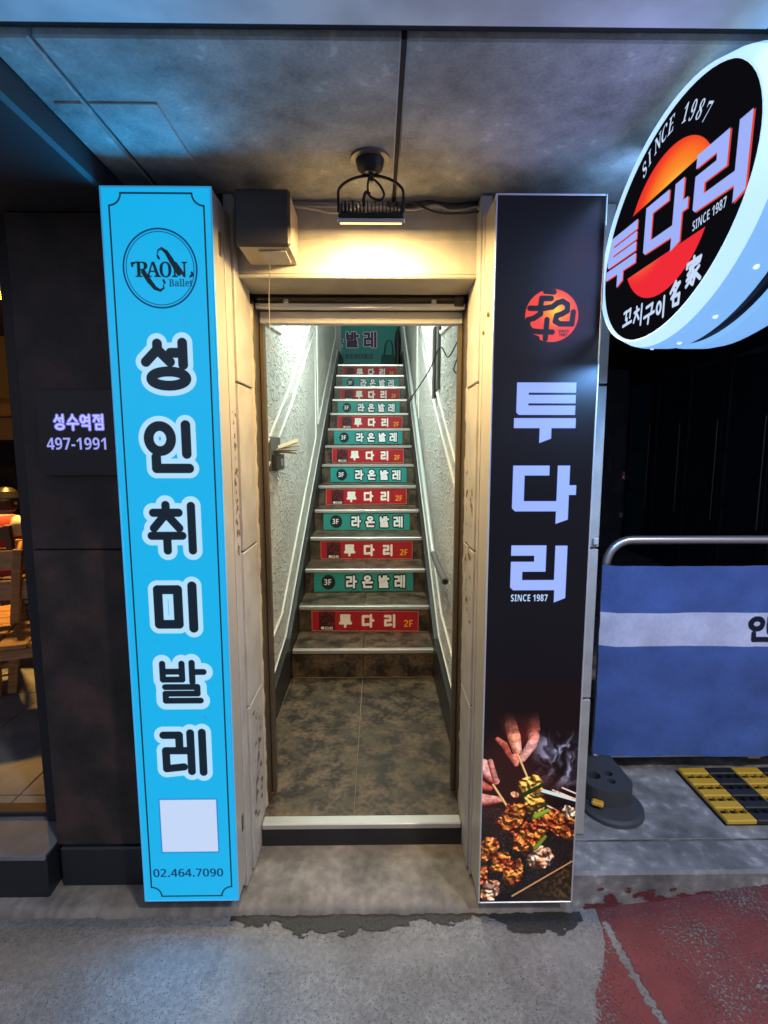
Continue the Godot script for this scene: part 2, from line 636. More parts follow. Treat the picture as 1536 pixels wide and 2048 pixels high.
	mat("box_brown", lin(0.05, 0.04, 0.034), 0.45)
	mat("box_beige", lin(0.42, 0.36, 0.27), 0.5)
	mat("lamp_black", lin(0.012, 0.012, 0.013), 0.4, 0.2)
	mat("lamp_grey", lin(0.16, 0.15, 0.14), 0.4, 0.5)
	mat("cable_grey", lin(0.33, 0.31, 0.29), 0.6)
	mat("cable_black", lin(0.012, 0.012, 0.012), 0.5)
	mat("rubber", lin(0.05, 0.052, 0.056), 0.55)
	mat("hole_black", lin(0.004, 0.004, 0.004), 0.9)
	mat("yellow_paint", lin(0.62, 0.36, 0.03), 0.45)
	mat("black_paint", lin(0.02, 0.021, 0.024), 0.4)
	mat("yellow_orange", lin(0.70, 0.33, 0.03), 0.5)
	mat("paper", lin(0.72, 0.62, 0.42), 0.8)
	mat("paper_white", lin(0.55, 0.55, 0.55), 0.8)
	mat("teal_cloth", lin(0.01, 0.07, 0.07), 0.7)
	mat("door_frame", lin(0.03, 0.031, 0.034), 0.4, 0.2)
	var g := mat("dark_glass", Color(0.01, 0.03, 0.035), 0.06)
	g.albedo_color = lin(0.012, 0.030, 0.036)
	g = mat("green_glass", Color.BLACK, 0.1)
	g.albedo_color = lin(0.03, 0.14, 0.13)


func print_left() -> ImageTexture:
	var sky := Color8(22, 176, 234)
	var ink := Color8(14, 30, 44)
	var navy := Color8(4, 50, 90)
	var pale := Color8(176, 222, 252)
	var cv := Canvas.new(0.313, 2.291, 760, sky)
	var x0 := 0.020
	var x1 := 0.293
	var y0 := 0.014
	var y1 := 2.277
	var r := 0.034
	for k in [[0.0, 0.0022, ink], [0.0, 0.0022, ink]]:
		cv.line([Vector2(x0 + r, y0), Vector2(x1 - r, y0)], k[1], k[2])
	cv.line([Vector2(x0 + r, y1), Vector2(x1 - r, y1)], 0.0022, ink)
	cv.line([Vector2(x0, y0 + r), Vector2(x0, y1 - r)], 0.0022, ink)
	cv.line([Vector2(x1, y0 + r), Vector2(x1, y1 - r)], 0.0022, ink)
	for cn in [[x0, y0, 0.0], [x1, y0, PI / 2], [x1, y1, PI], [x0, y1, PI * 1.5]]:
		var pts := []
		for i in 9:
			pts.append(Vector2(cn[0], cn[1]) + Vector2.from_angle(cn[2] + PI / 2 * i / 8.0) * r)
		cv.line(pts, 0.0022, ink)
	cv.line(cv.oval(0.158, 0.222, 0.107, 0.111, 80), 0.0022, navy, true)
	cv.line(cv.oval(0.158, 0.222, 0.099, 0.103, 80), 0.0009, navy, true)
	var serif := SystemFont.new()
	serif.font_names = ["Droid Serif"]
	serif.font_weight = 700
	var thin := SystemFont.new()
	thin.font_names = ["Droid Serif"]
	cv.text(serif, "R", Vector2(0.083, 0.246), 0.060, ink, 0, 1.0)
	cv.text(serif, "A", Vector2(0.115, 0.246), 0.060, ink, 0, 0.95)
	cv.text(serif, "O", Vector2(0.153, 0.246), 0.060, ink, 0, 0.85)
	cv.text(serif, "N", Vector2(0.190, 0.246), 0.060, ink, 0, 1.0)
	cv.line([Vector2(0.083, 0.207), Vector2(0.076, 0.208), Vector2(0.077, 0.215)], 0.0032, ink)
	cv.line([Vector2(0.245, 0.244), Vector2(0.252, 0.240), Vector2(0.250, 0.233)], 0.0032, ink)
	var sw := [Vector2(0.108, 0.232), Vector2(0.125, 0.258), Vector2(0.140, 0.277), Vector2(0.155, 0.284), Vector2(0.166, 0.277), Vector2(0.165, 0.268)]
	for i in 5:
		cv.seg(sw[i], sw[i + 1], [0.0065, 0.007, 0.0055, 0.0035, 0.002][i], [0.007, 0.0055, 0.0035, 0.002, 0.0014][i], ink)
	sw = [Vector2(0.212, 0.236), Vector2(0.190, 0.196), Vector2(0.178, 0.176), Vector2(0.165, 0.166), Vector2(0.155, 0.170), Vector2(0.152, 0.180)]
	for i in 5:
		cv.seg(sw[i], sw[i + 1], [0.0065, 0.007, 0.0055, 0.0035, 0.002][i], [0.007, 0.0055, 0.0035, 0.002, 0.0014][i], ink)
	cv.line([Vector2(0.152, 0.186), Vector2(0.156, 0.194)], 0.003, ink)
	cv.line([Vector2(0.169, 0.262), Vector2(0.166, 0.255)], 0.003, ink)
	cv.text(thin, "Ballet", Vector2(0.181, 0.272), 0.027, ink, 0, 0.95)
	var boxes := {"성": [.092, .428, .150, .140], "인": [.088, .668, .142, .152], "취": [.089, .920, .140, .152], "미": [.084, 1.176, .136, .150], "발": [.084, 1.432, .148, .142], "레": [.084, 1.672, .142, .152]}
	for ch in boxes:
		var q: Array = boxes[ch]
		cv.strokes(GL[ch], Rect2(q[0], q[1], q[2], q[3]), 0.0305, pale)
	for ch in boxes:
		var q: Array = boxes[ch]
		cv.strokes(GL[ch], Rect2(q[0], q[1], q[2], q[3]), {"발": 0.0100, "취": 0.0128, "레": 0.0128}.get(ch, 0.0145), ink)
	cv.fill([[Vector2(.061, 1.914), Vector2(.257, 1.914), Vector2(.257, 2.114), Vector2(.061, 2.114)]], Color8(40, 130, 205))
	cv.fill([[Vector2(.065, 1.918), Vector2(.253, 1.918), Vector2(.253, 2.110), Vector2(.065, 2.110)]], Color8(196, 214, 246))
	var mono := SystemFont.new()
	mono.font_names = ["Droid Sans"]
	for k in 3:
		cv.text(mono, "02.464.7090", Vector2(0.0275 + 0.0007 * k, 2.203), 0.040, navy, 0, 1.06, 0, 0.0008)
	return cv.tex()


func block_letters(cv: Canvas, which: String, xf: Transform2D, c: Color) -> void:
	var t := {
		"투": [[[0, .0], [.182, .0], [.182, .031], [.037, .031], [.037, .037], [.182, .037], [.182, .063], [.037, .063], [.037, .069], [.182, .069], [.182, .098], [.008, .098], [.0, .090]],
			[[-.006, .107], [.185, .107], [.185, .138], [.111, .138], [.111, .170], [.074, .184], [.074, .138], [-.006, .138]]],
		"다": [[[0, 0], [.114, 0], [.114, .031], [.037, .031], [.037, .111], [.139, .111], [.139, 0], [.178, 0], [.178, .061], [.200, .061], [.200, .092], [.178, .092], [.178, .170], [.139, .184], [.139, .144], [.010, .144], [.0, .134]]],
		"리": [[[0, 0], [.112, 0], [.112, .086], [.038, .086], [.038, .113], [.140, .113], [.140, .001], [.179, .001], [.179, .173], [.142, .188], [.142, .147], [.010, .147], [.0, .137], [.0, .053], [.074, .053], [.074, .034], [.0, .034]]],
	}
	var out := []
	for k in t[which]:
		var poly := []
		for p in k:
			poly.append(xf * Vector2(p[0], p[1]))
		out.append(poly)
	cv.fill(out, c)


func emblem(cv: Canvas, o: Vector2, k: float, back: bool) -> void:     # round seal with thick winding strokes
	var ink := Color8(12, 12, 18)
	if back:
		var ring: Array = cv.oval(o.x, o.y, .080 * k, .077 * k, 60)
		cv.fill([ring], Color.WHITE, func(x, y):
			var d := Vector2(x - o.x - .012 * k, y - o.y + .016 * k).length() / k
			return Color8(255, 205, 30).lerp(Color8(247, 120, 30), smoothstep(0.0, .038, d)).lerp(Color8(236, 66, 48), smoothstep(.03, .062, d)))
	var r := .0078 * k
	for raw in [[405, 815, 500, 815, 555, 806, 588, 780, 622, 770, 655, 790, 656, 830, 622, 850, 586, 862, 578, 898, 610, 915, 690, 915, 696, 838], [545, 752, 482, 752, 476, 800, 478, 850, 432, 880, 396, 888, 394, 930, 420, 960, 470, 966, 560, 968], [522, 888, 515, 1012], [505, 706, 562, 710], [410, 990, 460, 1010]]:
		var st := []
		for i in range(0, raw.size(), 2):
			st.append((raw[i] - 553) * .00045)
			st.append((raw[i + 1] - 862) * .00045)
		var pts := []
		for i in range(0, st.size(), 2):
			pts.append(o + Vector2(st[i], st[i + 1]) * k)
		cv.line(pts, r, ink)
	if back:
		var f := SystemFont.new()
		f.font_names = ["Droid Sans"]
		f.font_weight = 700
		cv.text(f, "SINCE", o + Vector2(.022, .049) * k, .011 * k, ink)
		cv.text(f, "1987", o + Vector2(.023, .060) * k, .012 * k, ink)


func print_right() -> ImageTexture:
	var night := Color8(9, 9, 17)
	var cv := Canvas.new(0.318, 2.298, 760, night)
	emblem(cv, Vector2(.172, .338), 1.0, true)
	var white := Color8(150, 172, 252)
	block_letters(cv, "투", Transform2D(0, Vector2(.074, .534)), white)
	block_letters(cv, "다", Transform2D(0, Vector2(.070, .787)), white)
	block_letters(cv, "리", Transform2D(0, Vector2(.072, 1.039)), white)
	var f := SystemFont.new()
	f.font_names = ["Droid Sans"]
	f.font_weight = 700
	cv.text(f, "SINCE 1987", Vector2(.075, 1.222), .031, Color8(190, 215, 250), 0, 0.72)
	# the grill picture at the foot of the sign
	var no := FastNoiseLite.new()
	no.seed = 7
	no.frequency = 0.045
	no.fractal_octaves = 4
	var n2 := FastNoiseLite.new()
	n2.seed = 9
	n2.frequency = 0.075
	n2.fractal_octaves = 3
	var n3 := FastNoiseLite.new()
	n3.seed = 15
	n3.frequency = 0.034
	n3.fractal_octaves = 2
	var P := func(x: float, y: float) -> Vector2: return Vector2((x - 140.0) * 0.000397, 1.606 + (y - 200.0) * 0.0004215)
	for y in range(int(1.50 * cv.s), cv.h):
		for x in cv.w:
			var zx := x / cv.s / 0.000397 + 140.0
			var zy := (y / cv.s - 1.606) / 0.0004215 + 200.0
			var c := Color8(14, 9, 12)
			var smoke := smoothstep(300.0, 480.0, zy) * smoothstep(900.0, 700.0, zy) * smoothstep(480.0, 700.0, zx)
			var wisp := pow(clampf(0.5 + 1.1 * no.get_noise_2d(zx * 0.16 + 14.0 * n2.get_noise_2d(zx * .05, zy * .05), zy * 0.09 + 10.0 * n2.get_noise_2d(zx * .06 + 60, zy * .05)), 0, 1), 2.2)
			c = c.lerp(Color8(165, 165, 200), smoke * wisp * 0.95)
			c = c.lerp(Color8(70, 30, 24), 0.5 * smoothstep(700.0, 300.0, absf(zx - 330.0) + absf(zy - 800.0)))
			if zy > 1000.0 and zy < 1760.0:
				var spark := n2.get_noise_2d(zx * 1.1, zy * 1.1)
				if spark > 0.40: c = c.lerp(Color8(225, 205, 180), 0.7 * clampf((spark - .40) * 6.0, 0, 1))
			if zy > 1480.0 - (zx - 930.0) * 0.62 + 30.0:
				c = Color8(26, 18, 12).lerp(Color8(120, 84, 40), clampf(0.2 + no.get_noise_2d(zx * .4, zy * .4) * 0.9, 0, 1) * smoothstep(420.0, 900.0, zx))
			cv.img.set_pixel(x, y, c)
	cv.seg(P.call(425, 1790), P.call(935, 1480), .0035, .0028, Color8(176, 130, 84))
	for q in [[640, 850, 950, 940, 16, Color8(200, 214, 214)], [740, 850, 930, 930, 9, Color8(236, 190, 170)], [820, 830, 960, 890, 7, Color8(228, 196, 190)], [700, 985, 810, 1045, 8, Color8(210, 178, 150)]]:
		cv.seg(P.call(q[0], q[1]), P.call(q[2], q[3]), q[4] * .0004, q[4] * .0004, q[5])
	var skin := Color8(240, 150, 118)
	var skin2 := Color8(120, 40, 34)
	# upper hand
	for q in [[330, 150, 400, 330, 110, 90, Color8(62, 26, 24)], [470, 150, 500, 360, 100, 84, Color8(92, 38, 32)], [430, 330, 450, 440, 70, 40, Color8(70, 24, 22)],
			[560, 200, 572, 330, 34, 40, Color8(176, 96, 84)], [548, 260, 560, 390, 40, 46, Color8(190, 92, 74)], [562, 390, 545, 470, 46, 42, Color8(230, 142, 128)], [545, 460, 470, 575, 44, 34, Color8(248, 178, 166)],
			[340, 190, 366, 300, 40, 48, Color8(168, 84, 66)], [364, 290, 396, 400, 50, 54, Color8(214, 118, 92)], [394, 390, 425, 505, 54, 40, Color8(246, 158, 126)],
			[256, 410, 318, 462, 19, 28, Color8(218, 112, 90)], [318, 462, 350, 520, 28, 24, Color8(176, 80, 64)], [345, 525, 420, 605, 22, 30, Color8(170, 78, 64)], [408, 570, 420, 625, 38, 22, Color8(236, 140, 116)]]:
		cv.seg(P.call(q[0], q[1]), P.call(q[2], q[3]), q[4] * .0004, q[5] * .0004, q[6], (q[6] as Color).lerp(Color8(60, 14, 14), 0.55))
	for q in [[352, 335, 420, 322], [356, 350, 424, 338], [358, 362, 424, 352], [382, 288, 410, 282], [520, 300, 560, 290]]:
		cv.seg(P.call(q[0], q[1]), P.call(q[2], q[3]), .0011, .0007, Color8(132, 56, 44))
	for y in range(int(1.53 * cv.s), int(1.70 * cv.s)):      # the hand comes out of the black of the picture
		for x in cv.w:
			var zy := (y / cv.s - 1.606) / 0.0004215 + 200.0
			var c := cv.img.get_pixel(x, y)
			cv.img.set_pixel(x, y, Color8(14, 9, 12).lerp(c, smoothstep(150.0, 400.0, zy)))
	cv.seg(P.call(430, 455), P.call(438, 490), .0085, .008, Color8(252, 196, 176))
	# second hand
	for q in [[130, 640, 250, 770, 70, 34, Color8(238, 178, 170)], [200, 600, 250, 760, 24, 26, Color8(214, 140, 128)], [130, 930, 300, 930, 60, 26, Color8(240, 166, 150)], [130, 800, 200, 830, 40, 26, Color8(206, 96, 76)]]:
		cv.seg(P.call(q[0], q[1]), P.call(q[2], q[3]), q[4] * .0004, q[5] * .0004, q[6], skin2)
	for y in range(int(1.58 * cv.s), int(1.95 * cv.s)):      # grain of the skin
		for x in cv.w:
			var c := cv.img.get_pixel(x, y)
			if c.r > c.b * 1.35 and c.r > 0.3:
				var k := 1.0 + 0.22 * n2.get_noise_2d(x * 1.5, y * 1.5) + 0.28 * n3.get_noise_2d(x * 1.1, y * 1.1)
				cv.img.set_pixel(x, y, Color(c.r * k, c.g * k, c.b * k))
	# bamboo sticks
	cv.seg(P.call(430, 540), P.call(520, 740), .0036, .0036, Color8(236, 194, 138), Color8(168, 110, 60))
	cv.seg(P.call(230, 800), P.call(370, 1010), .0040, .0040, Color8(236, 190, 130), Color8(168, 110, 60))
	cv.seg(P.call(660, 1470), P.call(700, 1535), .0024, .002, Color8(210, 170, 120))
	# meat pieces
	for q in [[545, 815, 118, 92, -0.5, 0], [590, 960, 98, 104, -0.25, 0], [400, 1090, 100, 150, 0.45, 1], [545, 1265, 122, 152, 0.55, 1], [655, 1445, 122, 104, -0.6, 2], [195, 1370, 84, 125, 0.5, 1], [310, 1480, 78, 110, 0.45, 1], [425, 1575, 84, 125, 0.15, 1], [640, 1110, 70, 80, .5, 1], [790, 1180, 190, 58, 0.55, 1], [830, 1090, 150, 42, 0.5, 1], [890, 1040, 70, 46, 0.7, 2], [150, 1600, 55, 90, 0.2, 1], [230, 1740, 80, 110, 0.3, 2], [420, 890, 40, 26, .8, 2]]:
		var ctr: Vector2 = P.call(q[0], q[1]) * cv.s
		var ra: float = q[2] * .0004 * cv.s
		var rb: float = q[3] * .00042 * cv.s
		var m := int(maxf(ra, rb) * 1.4)
		for y in range(-m, m):
			for x in range(-m, m):
				var px := int(ctr.x) + x
				var py := int(ctr.y) + y
				if px < 0 or py < 0 or px >= cv.w or py >= cv.h: continue
				var v := Vector2(x, y).rotated(-q[4])
				var e := pow(pow(absf(v.x / ra), 2.6) + pow(absf(v.y / rb), 2.6), 1.0 / 2.6) + 0.22 * no.get_noise_2d(px * 1.1, py * 1.1)
				if e > 1.0: continue
				# the lumps of the meat as photographed: a bumpy dome under a lamp
				var hz := 15.0 * n3.get_noise_2d(px, py) + 2.2 * n2.get_noise_2d(px, py)
				var gx := 15.0 * n3.get_noise_2d(px + 1, py) + 2.2 * n2.get_noise_2d(px + 1, py) - hz + 0.9 * v.rotated(q[4]).x / ra * e * e
				var gy := 15.0 * n3.get_noise_2d(px, py + 1) + 2.2 * n2.get_noise_2d(px, py + 1) - hz + 0.9 * v.rotated(q[4]).y / rb * e * e
				var nv := Vector3(gx, gy, 0.9).normalized()
				var lam := clampf(nv.dot(Vector3(0.40, -0.68, 0.62)), 0, 1)
				var spec := pow(clampf(nv.dot(Vector3(0.28, -0.50, 0.82)), 0, 1), 16.0)
				var tone := clampf(0.5 + 0.9 * n3.get_noise_2d(px * 0.7 + 50, py * 0.7), 0, 1)
				var base := Color8(176, 58, 20).lerp(Color8(240, 142, 52), smoothstep(0.25, 0.7, tone))
				if q[5] == 0: base = Color8(236, 158, 52).lerp(Color8(246, 204, 96), tone)
				if q[5] == 2: base = Color8(222, 130, 90).lerp(Color8(240, 214, 190), tone)
				var c := (base * (0.30 + 1.0 * lam)).lerp(Color8(255, 240, 205), 0.65 * spec)
				c = c.lerp(Color8(44, 14, 8), 0.7 * smoothstep(0.08, -0.22, n3.get_noise_2d(px * 0.9 + 90, py * 0.9)) * (0.4 + 0.6 * e))
				c.a = 1.0
				cv.dot(px, py, c, clampf((1.0 - e) * 9.0, 0, 1))
	for q in [[470, 900, 660, 800, 20, Color8(28, 52, 26)], [560, 1040, 700, 970, 12, Color8(30, 60, 24)], [600, 1080, 700, 1030, 26, Color8(140, 170, 50)], [610, 1360, 690, 1260, 22, Color8(120, 140, 50)]]:
		cv.seg(P.call(q[0], q[1]), P.call(q[2], q[3]), q[4] * .0004, q[4] * .0003, q[5], (q[5] as Color).darkened(0.5))
	return cv.tex()


func print_round() -> ImageTexture:
	var cv := Canvas.new(0.66, 0.54, 1000, Color8(12, 11, 16))
	var o := Vector2(0.33, 0.27)
	var serif := SystemFont.new()
	serif.font_names = ["Droid Serif"]
	serif.font_weight = 700
	var txt := "SINCE 1987"
	for i in txt.length():
		var t := (i - 4.5) / 4.5
		var a := t * 0.66
		cv.text(serif, txt[i], o + Vector2(0.196 * sin(a) - 0.006, 0.018 - 0.212 * cos(a)), 0.050, Color8(196, 218, 250), a * 0.8, 0.8, 0.25)
	var cols := func(x, y):
		var d := Vector2((x - o.x - 0.02) / 1.25, y - o.y + 0.02).length()
		return Color8(255, 214, 90).lerp(Color8(250, 130, 40), smoothstep(0.03, 0.10, d)).lerp(Color8(244, 52, 40), smoothstep(0.09, 0.15, d))
	var up := []
	var dn := []
	for i in 33:
		var a := PI + PI * i / 32.0
		up.append(o + Vector2(0.19 * cos(a) - 0.005, 0.165 * sin(a) * 1.0 + 0.005).min(Vector2(9, -0.078)))
		dn.append(o + Vector2(0.195 * cos(a - PI) - 0.012, 0.170 * sin(a - PI)).max(Vector2(-9, 0.080)))
	cv.fill([up], Color.WHITE, cols)
	cv.fill([dn], Color.WHITE, func(x, y): return Color8(252, 120, 60).lerp(Color8(240, 44, 56), smoothstep(0.05, 0.12, Vector2((x - o.x + .10) / 1.3, y - o.y).length())))
	for pas in 2:
		var sh := Vector2(0.006, 0.004) if pas == 0 else Vector2.ZERO
		var c := Color8(226, 70, 52) if pas == 0 else Color8(160, 178, 250)
		var k := 0.80
		for g in [["투", -0.315, -0.066], ["다", -0.100, -0.068], ["리", 0.112, -0.084]]:
			block_letters(cv, g[0], Transform2D(Vector2(0.95, 0.03), Vector2(-0.03, k), o + Vector2(g[1], g[2]) + sh), c)
	var sans := SystemFont.new()
	sans.font_names = ["Droid Sans"]
	sans.font_weight = 700
	cv.text(sans, "SINCE 1987", o + Vector2(0.112, 0.072), 0.028, Color8(196, 218, 250), -0.04, 0.75)
	var k2 := 0
	for g in [["꼬", -.196, .170, .050], ["치", -.135, .178, .050], ["구", -.078, .186, .048], ["이", -.022, .188, .046], ["名", .034, .168, .054], ["家", .098, .136, .058]]:
		cv.strokes(GL[g[0]], Rect2(o.x + g[1], o.y + g[2] - 0.006, g[3], g[3] * 1.0), 0.0042 if k2 < 4 else 0.0046, Color8(200, 220, 250))
		k2 += 1
	return cv.tex()


func scuff(cv: Canvas, sd: int) -> void:        # scratches and rubbed corners in the vinyl
	var g := RandomNumberGenerator.new()
	g.seed = sd
	for k in 26:
		var a := Vector2(g.randf() * .72, g.randf() * .128)
		var b := a + Vector2(g.randf_range(-.03, .03), g.randf_range(-.008, .008))
		cv.seg(a, b, .0008, .0005, Color(0.45, 0.42, 0.40, 0.55))
	for k in 10:
		var a := Vector2(g.randf() * .72, .128 - g.randf() * .006)
		cv.seg(a, a + Vector2(g.randf_range(-.01, .01), 0), .002, .0012, Color(0.22, 0.19, 0.17, 0.8))


func print_sticker(red: bool) -> ImageTexture:
	var f := SystemFont.new()
	f.font_names = ["Droid Sans"]
	f.font_weight = 700
	if red:
		var cv := Canvas.new(0.72, 0.128, 800, Color8(178, 16, 34))
		cv.line([Vector2(.003, .003), Vector2(.717, .003), Vector2(.717, .125), Vector2(.003, .125)], 0.0016, Color8(226, 150, 130), true)
		cv.fill([[Vector2(.05, .006), Vector2(.156, .006), Vector2(.156, .122), Vector2(.05, .122)]], Color8(34, 10, 16))
		cv.fill([[Vector2(.056, .010), Vector2(.15, .010), Vector2(.15, .092), Vector2(.056, .092)]], Color8(110, 14, 30))
		emblem(cv, Vector2(.103, .052), 0.60, false)
		word(cv, "투다리", Rect2(.062, .101, .082, .018), .004, .0022, Color8(240, 236, 230))
		word(cv, "투다리", Rect2(.190, .026, .375, .074), .075, .0088, Color8(250, 246, 236))
		cv.text(f, "2F", Vector2(.618, .100), .060, Color8(248, 176, 30))
		scuff(cv, 1)
		return cv.tex()
	var ct := Canvas.new(0.72, 0.128, 800, Color8(40, 150, 145))
	var o := ct.oval(.105, .064, .050, .050, 48)
	ct.fill([o], Color8(12, 20, 28))
	ct.text(f, "3F", Vector2(.071, .083), .055, Color8(245, 248, 250), 0, 0.95)
	word(ct, "라온발레", Rect2(.235, .024, .425, .080), .045, .0175, Color8(10, 18, 24))
	word(ct, "라온발레", Rect2(.235, .024, .425, .080), .045, .0080, Color8(245, 248, 252))
	scuff(ct, 2)
	return ct.tex()


func print_banner() -> ImageTexture:
	var cv := Canvas.new(1.10, 0.95, 420, Color8(8, 122, 118))
	var pink := Color8(226, 196, 226)
	var ink := Color8(44, 16, 60)
	for g in [["온", -.06], ["발", .20], ["레", .50]]:
		cv.strokes(GL[g[0]], Rect2(g[1], .24, .20, .24), .030, pink)
	for g in [["온", -.06], ["발", .20], ["레", .50]]:
		cv.strokes(GL[g[0]], Rect2(g[1], .24, .20, .24), .020, ink)
	cv.line([Vector2(.04, .66), Vector2(.10, .66)], .01, Color8(10, 40, 60))
	cv.strokes(GL["반"], Rect2(.0, .59, .09, .08), .007, Color8(10, 40, 60))
	cv.line([Vector2(.135, .68), Vector2(.155, .585)], .005, Color8(10, 40, 60))
	word(cv, "성인취미발레", Rect2(.18, .59, .46, .08), .012, .007, Color8(10, 40, 60))
	var f := SystemFont.new()
	f.font_names = ["Droid Sans"]
	f.font_weight = 700
	cv.text(f, "7090", Vector2(.16, .83), .13, Color8(10, 60, 76))
	return cv.tex()


func print_branch() -> ImageTexture:
	var cv := Canvas.new(0.275, 0.276, 900, Color8(7, 8, 14))
	word(cv, "성수역점", Rect2(.052, .078, .164, .050), .006, .0058, Color8(132, 134, 246))
	word(cv, "성수역점", Rect2(.052, .078, .164, .050), .006, .0024, Color8(198, 200, 255))
	var f := SystemFont.new()
	f.font_names = ["Droid Sans"]
	f.font_weight = 700
	cv.text(f, "497-1991", Vector2(.022, .192), .054, Color8(160, 164, 250), 0, 0.9)
	return cv.tex()


func print_barrier() -> ImageTexture:
	var cv := Canvas.new(1.60, 0.90, 360, Color8(38, 74, 158))
	var no := FastNoiseLite.new()
	no.seed = 5
	no.frequency = 0.012
	for y in cv.h:
		for x in cv.w:
			var k := 1.0 + 0.10 * no.get_noise_2d(x, y) + 0.05 * no.get_noise_2d(x * 9.0, y * 9.0)
			var c := Color8(70, 98, 160)
			if y / cv.s > .212 and y / cv.s < .368: c = Color8(196, 202, 226)
			cv.img.set_pixel(x, y, Color(c.r * k, c.g * k, c.b * k))
	cv.strokes(GL["안"], Rect2(.66, .232, .125, .112), .0115, Color8(14, 20, 40))
	return cv.tex()


func area(called: String, at: Vector3, towards: Vector3, size: Vector2, c: Color, e: float) -> void:
	var l := AreaLight3D.new()
	l.name = called
	l.area_size = size
	l.light_color = c
	l.light_energy = e
	l.area_range = 20.0
	l.area_attenuation = 2.0
	l.shadow_enabled = true
	add_child(l)
	l.look_at_from_position(at, at + towards, Vector3.UP if absf(towards.y) < 0.9 else Vector3.BACK)


func _ready() -> void:
	rng.seed = 20
	# ---------------- camera, sky, exposure
	var cam := Camera3D.new()
	cam.name = "camera"
	add_child(cam)
	cam.position = Vector3(0, 1.65, 0)
	cam.rotation_degrees = Vector3(-7.15, -0.72, 0)
	cam.fov = 2.0 * rad_to_deg(atan(1024.0 / 1030.0))
	cam.near = 0.05
	cam.far = 400.0
	cam.current = true
	var we := WorldEnvironment.new()
	we.name = "night_air"
	var env := Environment.new()
	env.background_mode = Environment.BG_SKY
	var sky := Sky.new()
	var ps := ProceduralSkyMaterial.new()
	ps.sky_top_color = Color(0.50, 0.52, 0.60)
	ps.sky_horizon_color = Color(0.62, 0.60, 0.64)
	ps.ground_horizon_color = Color(0.30, 0.30, 0.32)
	ps.ground_bottom_color = Color(0.2, 0.2, 0.2)
	sky.sky_material = ps
	env.sky = sky
	env.background_energy_multiplier = SKY_E
	env.tonemap_mode = Environment.TONE_MAPPER_LINEAR
	env.tonemap_exposure = 1.0
	env.sdfgi_enabled = true
	env.ssao_enabled = true
	env.ssil_enabled = true
	we.environment = env
	add_child(we)
	# lights of the same size as the glowing faces they belong to
	area("ballet_sign_light", Vector3(-0.6435, 1.25, -1.585), Vector3(0, 0, 1), Vector2(0.31, 2.28), Color8(20, 165, 245), 1.3)
	area("skewer_sign_light", Vector3(0.511, 1.45, -1.585), Vector3(0, 0, 1), Vector2(0.2, 0.8), Color8(160, 178, 252), 0.05)
	area("round_sign_light", Vector3(0.672, 2.195, -1.31), Vector3(-1, 0, 0), Vector2(0.5, 0.4), Color8(150, 180, 255), 0.16)
	area("round_sign_rim_light", Vector3(0.78, 2.195, -0.955), Vector3(0, 0, 1), Vector2(0.14, 0.3), Color8(140, 190, 255), 0.20)
	area("round_sign_foot_light", Vector3(0.80, 1.905, -1.31), Vector3(0, -1, 0), Vector2(0.2, 0.4), Color8(120, 180, 255), 1.15)
	area("round_sign_top_light", Vector3(0.735, 2.36, -1.60), Vector3(-0.5, 0.5, -0.7), Vector2(0.1, 0.2), Color8(140, 190, 255), 0.045)
	area("flood_lens_light", Vector3(-0.018, 2.296, -1.606), Vector3(0, -0.94, -0.34), Vector2(0.17, 0.09), Color(1.0, 0.84, 0.56), 2.3)
	area("stair_light", Vector3(-0.1, 3.25, -3.7), Vector3(0, -0.864, -0.504), Vector2(0.12, 1.1), Color(0.93, 1.0, 0.96), 5.6)
	area("landing_light", Vector3(-0.1, 4.85, -8.3), Vector3(0, -1, 0), Vector2(0.12, 0.8), Color(0.92, 1.0, 0.96), 0.7)
	var sp := SpotLight3D.new()
	sp.name = "dining_light"
	sp.light_color = Color(1.0, 0.74, 0.36)
	sp.light_energy = 17.0
	sp.light_size = 0.1
	sp.spot_angle = 31.0
	sp.spot_range = 20.0
	sp.spot_attenuation = 2.0
	sp.shadow_enabled = true
	add_child(sp)
	sp.look_at_from_position(Vector3(-2.97, 2.81, -4.3), Vector3(-2.52, 0.3, -3.55), Vector3.BACK)
	var ol := OmniLight3D.new()
	ol.name = "dining_glow"
	ol.light_color = Color(1.0, 0.74, 0.36)
	ol.light_energy = 0.9
	ol.light_size = 0.06
	ol.omni_range = 20.0
	ol.omni_attenuation = 2.0
	ol.shadow_enabled = true
	ol.position = Vector3(-2.97, 2.79, -4.3)
	add_child(ol)
	area("round_sign_back_light", Vector3(0.950, 2.187, -1.305), Vector3(1, 0, 0), Vector2(0.5, 0.4), Color8(140, 180, 255), 1.8)
	area("added_street_lamp_light", Vector3(2.6, 5.38, 2.0), Vector3(-0.25, -1, -0.35), Vector2(0.5, 0.22), Color(1.0, 0.97, 0.94), 27.0)  # light of the added lamp behind the viewer

	make_materials()
	print("materials")
	ground()
	building()
	stairs()
	print("structure")
	signs()
	lamp_and_cables()
	restaurant()
	alley()
	print("done")


const SKY_E := 1.5


